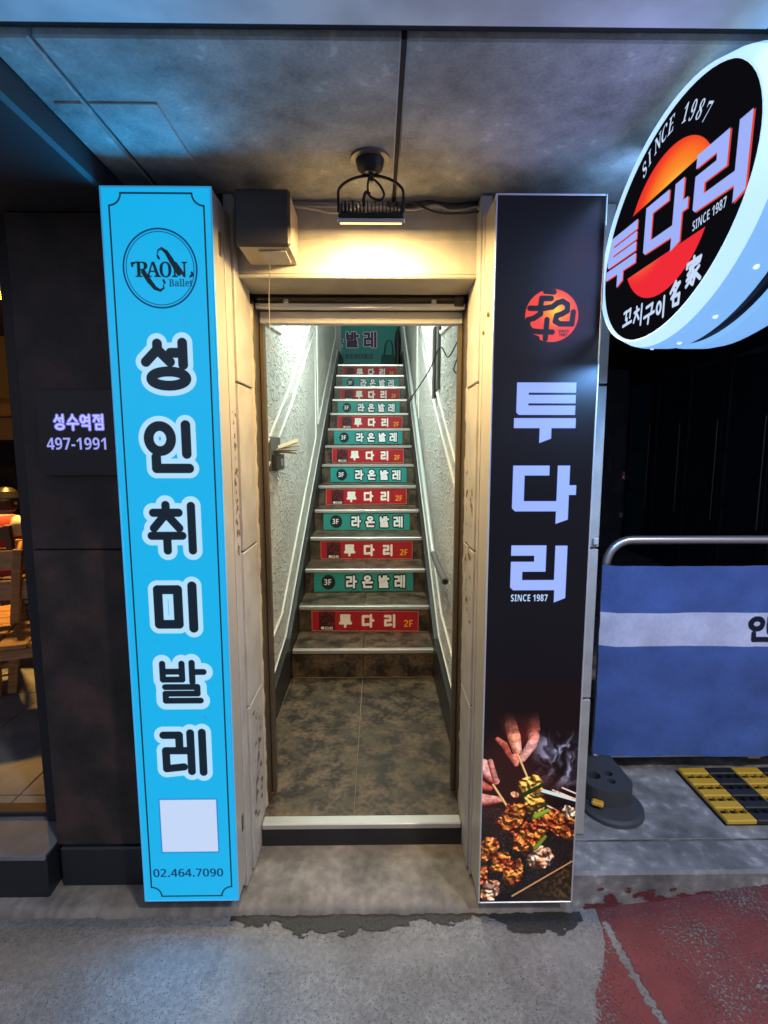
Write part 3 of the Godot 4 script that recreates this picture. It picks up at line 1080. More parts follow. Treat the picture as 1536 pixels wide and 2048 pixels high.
func ground() -> void:
	# street: one sheet to the horizon, its cut edge at the apron
	var s := struct("street", "worn grey asphalt street with exposed aggregate")
	part(s, "asphalt", sheet_mesh(Vector3(-150, 0, -40), Vector3(300, 0, 0), Vector3(0, 0, 190)), mt.asphalt)
	# apron of poured concrete from the street to the threshold, with a crumbled front edge
	var st := SurfaceTool.new()
	st.begin(Mesh.PRIMITIVE_TRIANGLES)
	var no := FastNoiseLite.new()
	no.seed = 3
	no.frequency = 6.0
	var n := 300
	var prev := []
	for i in n + 1:
		var x := lerpf(-3.2, 0.69, float(i) / n)
		var jag := 0.012 * no.get_noise_1d(x) + 0.006 * no.get_noise_1d(x * 5.0)
		var row := [Vector3(x, -0.02, -1.638 + jag), Vector3(x, 0.020 + 0.3 * jag, -1.640 + jag), Vector3(x, 0.032, -1.662 + 0.4 * jag), Vector3(x, 0.052, -1.95)]
		if i:
			for k in 3:
				for p in [prev[k], prev[k + 1], row[k + 1], prev[k], row[k + 1], row[k]]:
					st.add_vertex(p)
		prev = row
	st.generate_normals()
	var ap := struct("pavement_apron", "brownish concrete apron sloping up to the door threshold")
	part(ap, "concrete", st.commit(), mt.apron_concrete)
	# dark damp grit along the joint of street and apron
	var im := Image.create(768, 96, false, Image.FORMAT_RGBA8)
	var f := FastNoiseLite.new()
	f.seed = 12
	f.frequency = 0.02
	f.fractal_octaves = 5
	for y in 96:
		for x in 768:
			var u := x / 768.0
			var reach := 0.22 + 0.34 * smoothstep(0.12, 0.2, u) * smoothstep(0.55, 0.40, u) + 0.40 * smoothstep(0.76, 0.80, u) * smoothstep(0.985, 0.96, u)
			var k := reach + 0.30 * f.get_noise_2d(x, y * 1.4) - y / 96.0
			var g := 0.032 + 0.03 * f.get_noise_2d(x * 6.0, y * 6.0)
			var c := Color(g * 1.05, g, g * 0.96).linear_to_srgb()
			c.a = 1.0 if k > 0.0 else 0.0
			im.set_pixel(x, y, c)
	var dm := print_mat("damp_grit", ImageTexture.create_from_image(im), 0.6)
	dm.transparency = BaseMaterial3D.TRANSPARENCY_ALPHA_SCISSOR
	dm.alpha_scissor_threshold = 0.5
	part(s, "damp_grit", sheet_mesh(Vector3(-0.52, 0.004, -1.640), Vector3(1.24, 0, 0), Vector3(0, 0, 0.125)), dm)
	# red paint on the ramped part of the street, worn through to the aggregate
	var N := 800
	var pm := Image.create(N, N, false, Image.FORMAT_RGBA8)
	f.frequency = 0.0058
	var sp := FastNoiseLite.new()
	sp.seed = 31
	sp.frequency = 0.16
	sp.fractal_octaves = 2
	for y in N:
		for x in N:
			var px := 0.45 + 2.4 * x / N          # metres east, south
			var pz := -1.76 + 2.4 * y / N
			var edge := px - (0.80 - 0.20 * smoothstep(-1.62, -1.25, pz)) + 0.10 * f.get_noise_2d(x, y)
			var wear := 0.80 + 0.60 * f.get_noise_2d(x * 1.1 + 300, y * 1.1) + 0.85 * sp.get_noise_2d(x * 1.9, y * 1.9)
			var bare := smoothstep(0.25, 0.0, absf(px - 1.15 + 0.25 * (pz + 1.4))) * 0.30
			var gone := wear - bare < lerpf(0.62, 0.40, smoothstep(0.0, 0.16, edge)) or edge < 0.0
			if absf(px - (0.79 + 0.10 * pow(clampf((pz + 1.62) / 0.34, 0, 2), 2.0) * 0.3)) < 0.012 + 0.01 * sp.get_noise_1d(y) and pz > -1.6: gone = true
			var g := 0.9 + 0.25 * f.get_noise_2d(x * 3.0, y * 3.0) + 0.12 * sp.get_noise_2d(x * 2.0, y * 2.0)
			var c := Color(0.185 * g, 0.042 * g, 0.042 * g).linear_to_srgb()
			c.a = 0.0 if gone else 1.0
			pm.set_pixel(x, y, c)
	var rm := print_mat("red_road_paint", ImageTexture.create_from_image(pm), 0.7)
	rm.transparency = BaseMaterial3D.TRANSPARENCY_ALPHA_SCISSOR
	rm.alpha_scissor_threshold = 0.5
	for pass_ in 2:
		st = SurfaceTool.new()
		st.begin(Mesh.PRIMITIVE_TRIANGLES)
		for iy in 24:
			for ix in 24:
				for k in [[0, 0], [1, 0], [1, 1], [0, 0], [1, 1], [0, 1]]:
					var u: float = (ix + k[0]) / 24.0
					var v: float = (iy + k[1]) / 24.0
					var x := 0.45 + 2.4 * u
					var z := -1.76 + 2.4 * v
					var y := 0.095 * smoothstep(0.72, 1.55, x) * smoothstep(0.3, -1.2, z) + (0.004 if pass_ else 0.001)
					st.set_uv(Vector2(u, v))
					st.add_vertex(Vector3(x, y, z))
		st.generate_normals()
		if pass_ == 0:
			part(s, "asphalt_ramp", st.commit(), mt.asphalt)
		else:
			part(s, "red_paint", st.commit(), rm).set_meta("label", "worn dark red road paint")
	# raised pavement and kerb by the alley
	var pv := struct("sidewalk", "raised grey concrete pavement running into the alley")
	box(pv, "slab", Vector3(0.69, -0.05, -9.5), Vector3(6.0, 0.14, -1.815), mt.pavement_concrete, 0.002)
	var kb := struct("kerb", "pale concrete kerb stones along the raised pavement")
	var xk := 0.685
	for w in [0.93, 0.98, 0.98, 0.98, 0.98]:
		box(kb, "kerb_stone", Vector3(xk, -0.05, -1.81), Vector3(xk + w - 0.006, 0.142, -1.655), mt.pavement_concrete, 0.010)
		xk += w

	# smears of the red paint on the kerb face, and paint peeled off the sign strip
	part(kb, "red_smear", sheet_mesh(Vector3(0.74, 0.085, -1.6515), Vector3(0.75, 0, 0), Vector3(0, -0.085, 0)), flakes("red_smear", 240, 40, Color(0.15, 0.03, 0.03), 41, 0.10, 1.0))


func flakes(called: String, w: int, h: int, c: Color, sd: int, cut: float, rise: float) -> StandardMaterial3D:   # ragged flat patches with clear gaps
	var f := FastNoiseLite.new()
	f.seed = sd
	f.frequency = 0.03
	f.fractal_octaves = 5
	var im := Image.create(w, h, false, Image.FORMAT_RGBA8)
	for y in h:
		for x in w:
			var edge := minf(minf(x, w - 1 - x) / 12.0, 1.0)
			var k := f.get_noise_2d(x, y * 1.6) + rise * 0.45 * (float(y) / h - 0.5) - cut + 0.3 * (edge - 1.0)
			var g := 0.85 + 0.5 * f.get_noise_2d(x * 4.0, y * 4.0)
			var q := Color(c.r * g, c.g * g, c.b * g).linear_to_srgb()
			q.a = 1.0 if k > 0.0 else 0.0
			im.set_pixel(x, y, q)
	var m := print_mat(called, ImageTexture.create_from_image(im), 0.75)
	m.transparency = BaseMaterial3D.TRANSPARENCY_ALPHA_SCISSOR
	m.alpha_scissor_threshold = 0.5
	return m


func building() -> void:
	# soffit: three concrete panels with dark joints, a hatch, the painted front beam
	var so := struct("soffit", "stained bare concrete soffit over the entrance")
	box(so, "concrete_panel", Vector3(-0.695, 2.47, -1.90), Vector3(0.050, 2.60, -1.155), mt.concrete_soffit, 0.004)
	box(so, "concrete_panel", Vector3(0.062, 2.47, -1.90), Vector3(0.86, 2.60, -1.155), mt.concrete_soffit, 0.004)
	box(so, "concrete_panel", Vector3(-0.80, 2.47, -1.90), Vector3(-0.703, 2.60, -1.155), mt.concrete_soffit, 0.004)
	box(so, "slab_above", Vector3(-1.4, 2.70, -1.96), Vector3(0.865, 2.80, -0.72), mt.concrete_soffit, 0.002)
	box(so, "joint_cover", Vector3(0.0475, 2.474, -1.89), Vector3(0.0645, 2.50, -1.16), mt.joint_and_groove_shade, 0.002)
	box(so, "joint_and_groove_shade", Vector3(-0.80, 2.484, -1.1545), Vector3(0.86, 2.53, -1.1065), mt.joint_and_groove_shade, 0.004)  # black strip filling the open groove, standing in for its shade
	var ht := box(so, "hatch_panel", Vector3(-0.69, 2.4655, -1.60), Vector3(-0.527, 2.4715, -1.352), mt.concrete_soffit, 0.002)
	ht.set_meta("label", "square access hatch let into the soffit")
	box(so, "hatch_panel", Vector3(-0.772, 2.4655, -1.60), Vector3(-0.707, 2.4715, -1.352), mt.concrete_soffit, 0.002)
	box(so, "front_beam", Vector3(-1.6, 2.452, -1.106), Vector3(0.765, 2.698, -0.70), mt.beam_paint, 0.012)
	box(so, "side_beam", Vector3(-1.25, 2.395, -1.96), Vector3(-0.802, 2.62, -1.14), mt.dark_paint, 0.010)
	box(so, "alley_ceiling", Vector3(0.87, 2.78, -9.5), Vector3(6.0, 3.0, -0.75), mt.dark_paint, 0.004)
	box(so, "dining_soffit", Vector3(-6.0, 2.47, -1.96), Vector3(-1.255, 2.75, -0.95), mt.dark_paint, 0.004)

	# entrance pillars clad in metal panels
	var joints := [0.052, 0.705, 1.285, 1.868, 2.468]
	var pl := struct("pillar", "pillar beside the doorway clad in scuffed beige metal panels")
	box(pl, "core", Vector3(-0.80, 0.0, -2.16), Vector3(-0.502, 2.468, -1.795), mt.dark_core, 0.002)
	for i in 4:
		box(pl, "cladding_panel", Vector3(-0.500, joints[i] + 0.004, -1.992), Vector3(-0.470, joints[i + 1] - 0.004, -1.786), mt.cladding, 0.002)
	box(pl, "corner_strip", Vector3(-0.502, 0.052, -1.782), Vector3(-0.4785, 2.395, -1.712), mt.cladding, 0.002)
	part(pl, "peeled_paint", sheet_mesh(Vector3(-0.4775, 1.78, -1.725), Vector3(0, 0, -0.050), Vector3(0, -0.50, 0)), flakes("peeled_paint", 36, 260, Color(0.16, 0.105, 0.05), 52, 0.12, 0.2))
	part(pl, "peeled_paint", sheet_mesh(Vector3(-0.4685, 0.66, -1.80), Vector3(0, 0, -0.17), Vector3(0, -0.45, 0)), flakes("peeled_paint_low", 80, 200, Color(0.16, 0.12, 0.08), 57, 0.30, 0.2))
	var pr := struct("pillar", "pillar by the alley clad in grey metal panels")
	box(pr, "core", Vector3(0.378, 0.0, -2.16), Vector3(0.788, 2.468, -1.862), mt.dark_core, 0.002)
	for i in 4:
		box(pr, "cladding_panel", Vector3(0.338, joints[i] + 0.004, -1.992), Vector3(0.376, joints[i + 1] - 0.004, -1.786), mt.cladding, 0.002)
		box(pr, "cladding_panel", Vector3(0.40, maxf(joints[i], 0.14) + 0.004, -1.860), Vector3(0.806, joints[i + 1] - 0.004, -1.838), mt.cladding, 0.002)
		box(pr, "cladding_panel", Vector3(0.790, maxf(joints[i], 0.14) + 0.004, -2.16), Vector3(0.806, joints[i + 1] - 0.004, -1.864), mt.cladding, 0.002)
	box(pr, "corner_strip", Vector3(0.345, 0.052, -1.782), Vector3(0.372, 2.395, -1.752), mt.cladding, 0.002)
	part(pr, "peeled_paint", sheet_mesh(Vector3(0.3365, 1.60, -1.97), Vector3(0, 0, 0.17), Vector3(0, -0.60, 0)), flakes("peeled_paint_jamb", 80, 260, Color(0.17, 0.12, 0.07), 63, 0.30, 0.2))
	box(pr, "edge_angle", Vector3(0.782, 1.300, -1.835), Vector3(0.800, 1.325, -1.825), mt.sign_trim, 0.002)
	# ragged plaster left where the jamb meets the cladding
	for sd in [[pl, -0.474, 1.0], [pr, 0.350, -1.0]]:
		var st := SurfaceTool.new()
		st.begin(Mesh.PRIMITIVE_TRIANGLES)
		var no := FastNoiseLite.new()
		no.seed = 8
		no.frequency = 9.0
		no.fractal_octaves = 5
		var prev := []
		for i in 401:
			var y := 0.15 + 2.03 * i / 400.0
			var g: float = 0.003 + 0.006 * no.get_noise_1d(y + sd[1] * 50.0)
			var row := [Vector3(sd[1] - 0.03 * sd[2], y, -1.994), Vector3(sd[1] + (0.002 + g * 0.5) * sd[2], y, -1.996 - 0.003 * no.get_noise_1d(y * 20)), Vector3(sd[1] + (0.006 + g) * sd[2], y, -2.012), Vector3(sd[1] - 0.01 * sd[2], y, -2.03)]
			if i:
				for k in 3:
					for p in [prev[k], prev[k + 1], row[k + 1], prev[k], row[k + 1], row[k]]:
						st.add_vertex(p)
			prev = row
		st.generate_normals()
		part(sd[0], "plaster_edge", st.commit(), mt.plaster_edge)

	# door frame: jambs, guide rail, inner head
	var df := struct("door_frame", "brown metal door frame without a door")
	box(df, "jamb", Vector3(-0.520, 0.147, -2.16), Vector3(-0.466, 2.20, -2.022), mt.jamb_metal, 0.004)
	box(df, "jamb", Vector3(0.340, 0.147, -2.16), Vector3(0.400, 2.20, -2.022), mt.jamb_metal, 0.004)
	box(df, "jamb_stop", Vector3(-0.464, 0.147, -2.135), Vector3(-0.446, 2.13, -2.100), mt.jamb_metal, 0.003)
	box(df, "jamb_stop", Vector3(0.320, 0.147, -2.135), Vector3(0.338, 2.13, -2.100), mt.jamb_metal, 0.003)
	box(df, "guide_rail", Vector3(-0.462, 2.172, -2.060), Vector3(0.336, 2.192, -2.034), mt.nosing_aluminium, 0.003)
	box(df, "guide_rail", Vector3(-0.462, 2.205, -2.090), Vector3(0.336, 2.216, -2.040), mt.jamb_metal, 0.003)
	box(df, "inner_head", Vector3(-0.464, 2.136, -2.155), Vector3(0.338, 2.181, -2.112), mt.plaster_smooth, 0.003)
	box(df, "head_board", Vector3(-0.50, 2.183, -2.155), Vector3(0.38, 2.30, -2.092), mt.box_brown, 0.003)
	for x in [-0.345, 0.215]:
		box(df, "hanger_clip", Vector3(x - 0.010, 2.190, -2.050), Vector3(x + 0.010, 2.206, -2.030), mt.steel, 0.003)
	box(df, "end_bracket", Vector3(0.292, 2.180, -2.060), Vector3(0.328, 2.218, -2.030), mt.jamb_metal, 0.003)
	# lintel box over the door, with a rolled lower lip
	var li := struct("lintel", "beige sheet metal lintel box over the doorway")
	box(li, "fascia", Vector3(-0.478, 2.235, -2.028), Vector3(0.344, 2.468, -1.842), mt.lintel_metal, 0.003)
	box(li, "lip", Vector3(-0.476, 2.221, -2.03), Vector3(0.342, 2.233, -1.834), mt.lintel_metal, 0.004)
	for y in [2.345, 2.352]:
		box(li, "pressed_rib", Vector3(-0.474, y, -1.842), Vector3(0.340, y + 0.0028, -1.8395), mt.lintel_metal, 0.001)

	# dark restaurant wall with its plinth
	var wl := struct("left_wall", "dark brown wall panel of the restaurant")
	box(wl, "wall_panel", Vector3(-1.185, 0.19, -1.90), Vector3(-0.803, 1.30, -1.752), mt.wall_dark, 0.003)
	box(wl, "wall_panel", Vector3(-1.185, 1.303, -1.90), Vector3(-0.803, 2.392, -1.752), mt.wall_dark, 0.003)
	box(wl, "plinth", Vector3(-1.172, 0.0, -1.90), Vector3(-0.803, 0.188, -1.738), mt.plinth_dark, 0.006)


func stairs() -> void:
	# entrance floor and threshold
	var fl := struct("entrance_floor", "mottled brown tile floor inside the doorway")
	box(fl, "base", Vector3(-0.62, 0.0, -3.24), Vector3(0.42, 0.140, -1.94), mt.grout, 0.001)
	for r in [[-1.945, -2.60], [-2.602, -3.233]]:
		box(fl, "floor_tile", Vector3(-0.563, 0.12, r[1]), Vector3(-0.1015, 0.1455, r[0]), mt.stair_tile, 0.0015)
		box(fl, "floor_tile", Vector3(-0.0985, 0.12, r[1]), Vector3(0.372, 0.1455, r[0]), mt.stair_tile, 0.0015)
	var th := thing("door_threshold", "bright aluminium threshold strip over a black riser at the doorway", "threshold", Vector3(-0.06, 0.05, -1.90))
	box(th, "riser", Vector3(-0.467, 0.045, -1.944), Vector3(0.336, 0.1235, -1.906), mt.skirting_black, 0.002)
	box(th, "nosing", Vector3(-0.466, 0.1245, -1.948), Vector3(0.335, 0.1495, -1.898), mt.nosing_aluminium, 0.004)
	# stairs
	var sc := thing("staircase", "narrow steep staircase with mottled brown steps and metal nosings between plaster walls", "staircase", Vector3(-0.1, 0.145, -3.235))
	var red := print_mat("sticker_red", print_sticker(true), 0.55)
	var teal := print_mat("sticker_teal", print_sticker(false), 0.5)
	for i in 14:
		var z := -3.235 - 0.3270 * i
		var y := 0.145 + 0.1905 * (i + 1)
		var p := Node3D.new()
		p.name = "step"
		sc.add_child(p, true)
		p.global_position = Vector3(-0.1, y - 0.1905, z)
		var back := z - 0.345 if i < 13 else z - 1.65
		var xs := [-0.563, -0.095, 0.370]
		for k in 2:
			box(p, "tread_tile", Vector3(xs[k] + 0.001, y - 0.03, back), Vector3(xs[k + 1] - 0.001, y, z - 0.028), mt.stair_tile, 0.0015)
			box(p, "riser_tile", Vector3(xs[k] + 0.001, y - 0.189, z - 0.03), Vector3(xs[k + 1] - 0.001, y - 0.027, z), mt.stair_tile, 0.0015)
		box(p, "nosing", Vector3(-0.558, y - 0.024, z - 0.027), Vector3(0.365, y + 0.003, z + 0.010), mt.nosing_aluminium, 0.003)
		box(p, "grout_line", Vector3(-0.55, y - 0.190, z + 0.0005), Vector3(0.36, y - 0.187, z + 0.003), mt.grout, 0.0005)
		if i > 0:
			var off := 0.010 * sin(i * 2.3)
			var tilt := 0.007 * sin(i * 4.1)
			var m := red if i % 2 == 1 else teal
			var hh := 0.150
			var o := Vector3(-0.480 + off, y - 0.030, z + 0.003)
			if i % 2 == 0:
				o = Vector3(-0.482 + off, y - 0.027, z + 0.003)
				hh = 0.148
			sheet(p, "sticker", o, Vector3(0.765, tilt, 0), Vector3(0, -hh, 0), m).set_meta("label", "red sticker with white letters" if i % 2 == 1 else "teal sticker with white letters")
	# side walls: plaster over a black skirting that follows the slope
	var slope := 0.5826
	var wl := struct("stair_wall", "white embossed plaster wall of the staircase")
	var wr := struct("stair_wall", "white embossed plaster wall with the handrail")
	for sd in [[wl, -0.60, 1.0], [wr, 0.400, -1.0]]:
		var x: float = sd[1]
		var k: float = sd[2]
		var inn := x + 0.0 * k
		box(sd[0], "wall", Vector3(inn - 0.20 * k, 0.0, -9.0), Vector3(inn, 5.04, -2.162), mt.stair_plaster, 0.002)
		var prof := PackedVector2Array([Vector2(2.17, 0.02), Vector2(9.0, 0.02), Vector2(9.0, 3.12), Vector2(7.95, 3.08), Vector2(3.22, 0.415), Vector2(2.17, 0.305 if k < 0 else 0.22)])
		var sk := part(sd[0], "skirting", prism_mesh(prof, 0.034), mt.skirting_black, Vector3(inn + (0.034 * k if k > 0 else 0.0), 0, 0))
		sk.rotation.y = PI / 2
		# moulded frames, parallel to the slope
		var frames := [
			[[2.30, 0.50], [3.10, 0.62], [5.05, 1.75], [5.05, 2.75], [3.6, 1.92], [2.30, 1.30]],
			[[2.30, 1.42], [3.6, 2.06], [4.9, 2.82], [4.3, 2.9], [3.3, 2.35], [2.30, 2.25]],
			[[5.25, 1.88], [7.6, 3.22], [7.6, 4.3], [5.25, 2.90]],
			[[5.2, 3.05], [7.5, 4.40], [5.2, 4.40]],
		]
		for fr in frames:
			var pts := []
			for q in fr:
				pts.append(Vector3(inn + 0.004 * k, q[1], -q[0]))
			pts.append(pts[0])
			tube(sd[0], "moulding", pts, 0.008, mt.plaster_smooth, 8)
		box(sd[0], "return", Vector3(inn - 0.2 * k, 0.0, -2.20), Vector3((-0.50 if k > 0 else 0.38), 2.45, -2.161), mt.plaster_smooth, 0.002)
		# flat cap strip over the skirting
		tube(sd[0], "skirting_cap", [Vector3(inn + 0.004 * k, 0.32 if k < 0 else 0.235, -2.18), Vector3(inn + 0.004 * k, 0.435, -3.22), Vector3(inn + 0.004 * k, 3.10, -7.95)], 0.005, mt.plaster_smooth, 8)
	var rf := struct("stair_ceiling", "white sloping ceiling over the staircase")
	var cp := PackedVector2Array([Vector2(2.16, 2.45), Vector2(6.36, 4.90), Vector2(6.36, 5.05), Vector2(2.16, 2.60)])
	var cm := part(rf, "ceiling", prism_mesh(cp, 1.5), mt.ceiling_white, Vector3(0.65, 0, 0))
	cm.rotation.y = PI / 2
	box(rf, "ceiling", Vector3(-0.85, 4.90, -9.2), Vector3(0.65, 5.04, -6.365), mt.ceiling_white, 0.002)
	var bw := struct("landing_wall", "wall at the head of the stairs")
	box(bw, "wall", Vector3(-0.85, 2.5, -9.1), Vector3(0.65, 5.0, -8.9), mt.plaster_smooth, 0.002)
	# tube lamps on the stair ceiling (their light fills the stairwell)
	var tubeglow := glow_mat("tube_glow", Color(0.86, 1.0, 0.97), 2.0)
	var tl := thing("ceiling_lamp", "long white tube lamp on the sloping stair ceiling", "lamp", Vector3(-0.1, 3.33, -3.7), "tube lamps over the stairs")
	var hs := box(tl, "housing", Vector3(-0.17, 4.03, -7.45), Vector3(-0.03, 4.07, -6.35), mt.ceiling_white, 0.006)
	var gl := box(tl, "tube", Vector3(-0.15, 4.010, -7.43), Vector3(-0.05, 4.028, -6.37), tubeglow, 0.006)
	for q in [hs, gl]:
		q.global_position = Vector3(-0.1, (3.320 if q == hs else 3.290), -3.7)
		q.rotation.x = -atan(slope) * -1.0
	tl = thing("ceiling_lamp", "long white tube lamp over the upper landing", "lamp", Vector3(-0.1, 4.9, -8.3), "tube lamps over the stairs")
	box(tl, "housing", Vector3(-0.17, 4.875, -8.75), Vector3(-0.03, 4.90, -7.85), mt.ceiling_white, 0.004)
	box(tl, "tube", Vector3(-0.15, 4.862, -8.73), Vector3(-0.05, 4.874, -7.87), tubeglow, 0.004)
	# handrail
	var hr := thing("handrail", "thin steel handrail pipe with a grey foam end on the stair wall", "handrail", Vector3(0.36, 0.96, -3.2))
	tube(hr, "pipe", [Vector3(0.352, 0.985, -3.20), Vector3(0.352, 3.72, -7.9)], 0.016, mt.pipe_paint, 10)
	tube(hr, "foam_end", [Vector3(0.352, 0.986, -3.18), Vector3(0.352, 0.965, -3.0), Vector3(0.352, 0.955, -2.62)], 0.019, mt.foam_grey, 10)
	tube(hr, "pipe_mouth", [Vector3(0.352, 0.955, -2.622), Vector3(0.352, 0.955, -2.612)], 0.013, mt.hole_black, 10)
	for z in [-3.22, -4.9, -6.6]:
		var y: float = 0.985 + (-z - 3.20) * 0.582
		tube(hr, "bracket", [Vector3(0.352, y - 0.012, z), Vector3(0.37, y - 0.05, z), Vector3(0.402, y - 0.055, z)], 0.006, mt.steel, 6)
	# banner and bag on the landing
	var bn := thing("banner", "teal studio banner with dark outlined letters at the stair head", "banner", Vector3(-0.15, 2.83, -8.88))
	box(bn, "board", Vector3(-0.72, 2.84, -8.895), Vector3(0.38, 3.79, -8.87), mt.teal_cloth, 0.003)
	sheet(bn, "print", Vector3(-0.72, 3.79, -8.867), Vector3(1.10, 0, 0), Vector3(0, -0.95, 0), print_mat("banner_print", print_banner(), 0.5))
	var bag := thing("tote_bag", "dark teal bag standing before the banner", "bag", Vector3(0.19, 2.815, -8.55))
	var bp := PackedVector2Array([Vector2(-0.13, 0), Vector2(0.13, 0), Vector2(0.145, 0.1), Vector2(0.13, 0.30), Vector2(-0.12, 0.31), Vector2(-0.145, 0.1)])
	part(bag, "pouch", prism_mesh(bp, 0.14), mt.teal_cloth, Vector3(0.19, 2.815, -8.5))
	tube(bag, "strap", curve([Vector3(0.11, 3.12, -8.57), Vector3(0.13, 3.30, -8.57), Vector3(0.19, 3.36, -8.57), Vector3(0.24, 3.30, -8.57), Vector3(0.25, 3.12, -8.57)]), 0.010, mt.cable_black, 6)
	var um := thing("folded_umbrella", "black folded umbrella leaning at the stair head", "umbrella", Vector3(0.33, 2.815, -8.2))
	part(um, "cloth", lathe_mesh([Vector2(0.004, 0), Vector2(0.03, 0.1), Vector2(0.05, 0.45), Vector2(0.035, 0.60), Vector2(0.008, 0.66)], 14), mt.cable_black, Vector3(0.315, 2.815, -8.2))
	tube(um, "handle", curve([Vector3(0.315, 3.47, -8.2), Vector3(0.315, 3.62, -8.2), Vector3(0.29, 3.67, -8.2), Vector3(0.265, 3.62, -8.2)]), 0.009, mt.cable_black, 6)
	# leaflet box on the stair wall
	var lb := thing("leaflet_holder", "dark wall box with pale leaflets sticking out above the stairs", "leaflet holder", Vector3(-0.6, 1.5, -2.98))
	box(lb, "back_plate", Vector3(-0.600, 1.52, -3.14), Vector3(-0.585, 1.71, -2.86), mt.foam_grey, 0.004)
	box(lb, "pocket", Vector3(-0.584, 1.52, -3.12), Vector3(-0.560, 1.61, -2.88), mt.black_paint, 0.004)
	box(lb, "lock_plate", Vector3(-0.5595, 1.545, -3.06), Vector3(-0.556, 1.585, -3.00), mt.steel, 0.002)
	for i in 6:
		var pp := box(lb, "leaflet", Vector3(-0.06, -0.0012, -0.05), Vector3(0.06, 0.0012, 0.05), mt.paper, 0.0004)
		pp.global_position = Vector3(-0.525 + 0.004 * i, 1.622 + 0.010 * i, -2.99 + 0.02 * (i % 3))
		pp.rotation = Vector3(0.06 * (i - 2), 0.25 * (i % 2), -0.08 + 0.09 * i)
	# loose cables and the broken fitting at the door head
	var ck := thing("loose_cable", "tangled black cable hanging inside the door head", "cable", Vector3(0.3, 2.1, -2.2))
	tube(ck, "wire", curve([Vector3(0.345, 2.12, -2.17), Vector3(0.31, 2.04, -2.3), Vector3(0.285, 2.10, -2.4), Vector3(0.25, 2.02, -2.5), Vector3(0.20, 1.94, -2.6), Vector3(0.17, 1.90, -2.66)]), 0.0032, mt.cable_black, 6)
	tube(ck, "wire", curve([Vector3(0.345, 2.06, -2.17), Vector3(0.325, 1.99, -2.22), Vector3(0.33, 1.97, -2.25), Vector3(0.352, 1.94, -2.18)]), 0.003, mt.cable_black, 6)
	tube(ck, "plug", [Vector3(0.172, 1.902, -2.655), Vector3(0.158, 1.885, -2.68)], 0.010, mt.foam_grey, 8)
	var bf := thing("wall_fitting", "dark narrow metal fitting hanging on the stair wall near the door head", "fitting", Vector3(0.39, 2.3, -3.3))
	box(bf, "plate", Vector3(0.380, 2.02, -3.42), Vector3(0.399, 2.46, -3.34), mt.foam_grey, 0.003)
	box(bf, "flap", Vector3(0.374, 1.98, -3.60), Vector3(0.399, 2.44, -3.50), mt.box_brown, 0.003)


func sign_box(o: Node3D, lo: Vector3, hi: Vector3, trim: float, face_mat: Material, side: Material, edge: Material) -> void:
	# housing behind, four trim bars, and the backlit face
	box(o, "housing", Vector3(lo.x + 0.001, lo.y + 0.001, lo.z), Vector3(hi.x - 0.001, hi.y - 0.001, hi.z - 0.008), side, 0.002)
	box(o, "trim", Vector3(lo.x, lo.y, hi.z - 0.0075), Vector3(lo.x + trim, hi.y, hi.z), edge, 0.0015)
	box(o, "trim", Vector3(hi.x - trim, lo.y, hi.z - 0.0075), Vector3(hi.x, hi.y, hi.z), edge, 0.0015)
	box(o, "trim", Vector3(lo.x + trim + 0.0002, lo.y, hi.z - 0.0075), Vector3(hi.x - trim - 0.0002, lo.y + trim, hi.z - 0.0002), edge, 0.0015)
	box(o, "trim", Vector3(lo.x + trim + 0.0002, hi.y - trim, hi.z - 0.0075), Vector3(hi.x - trim - 0.0002, hi.y, hi.z - 0.0002), edge, 0.0015)
	sheet(o, "backlit_face", Vector3(lo.x + trim, hi.y - trim, hi.z - 0.003), Vector3(hi.x - lo.x - 2 * trim, 0, 0), Vector3(0, -(hi.y - lo.y - 2 * trim), 0), face_mat)


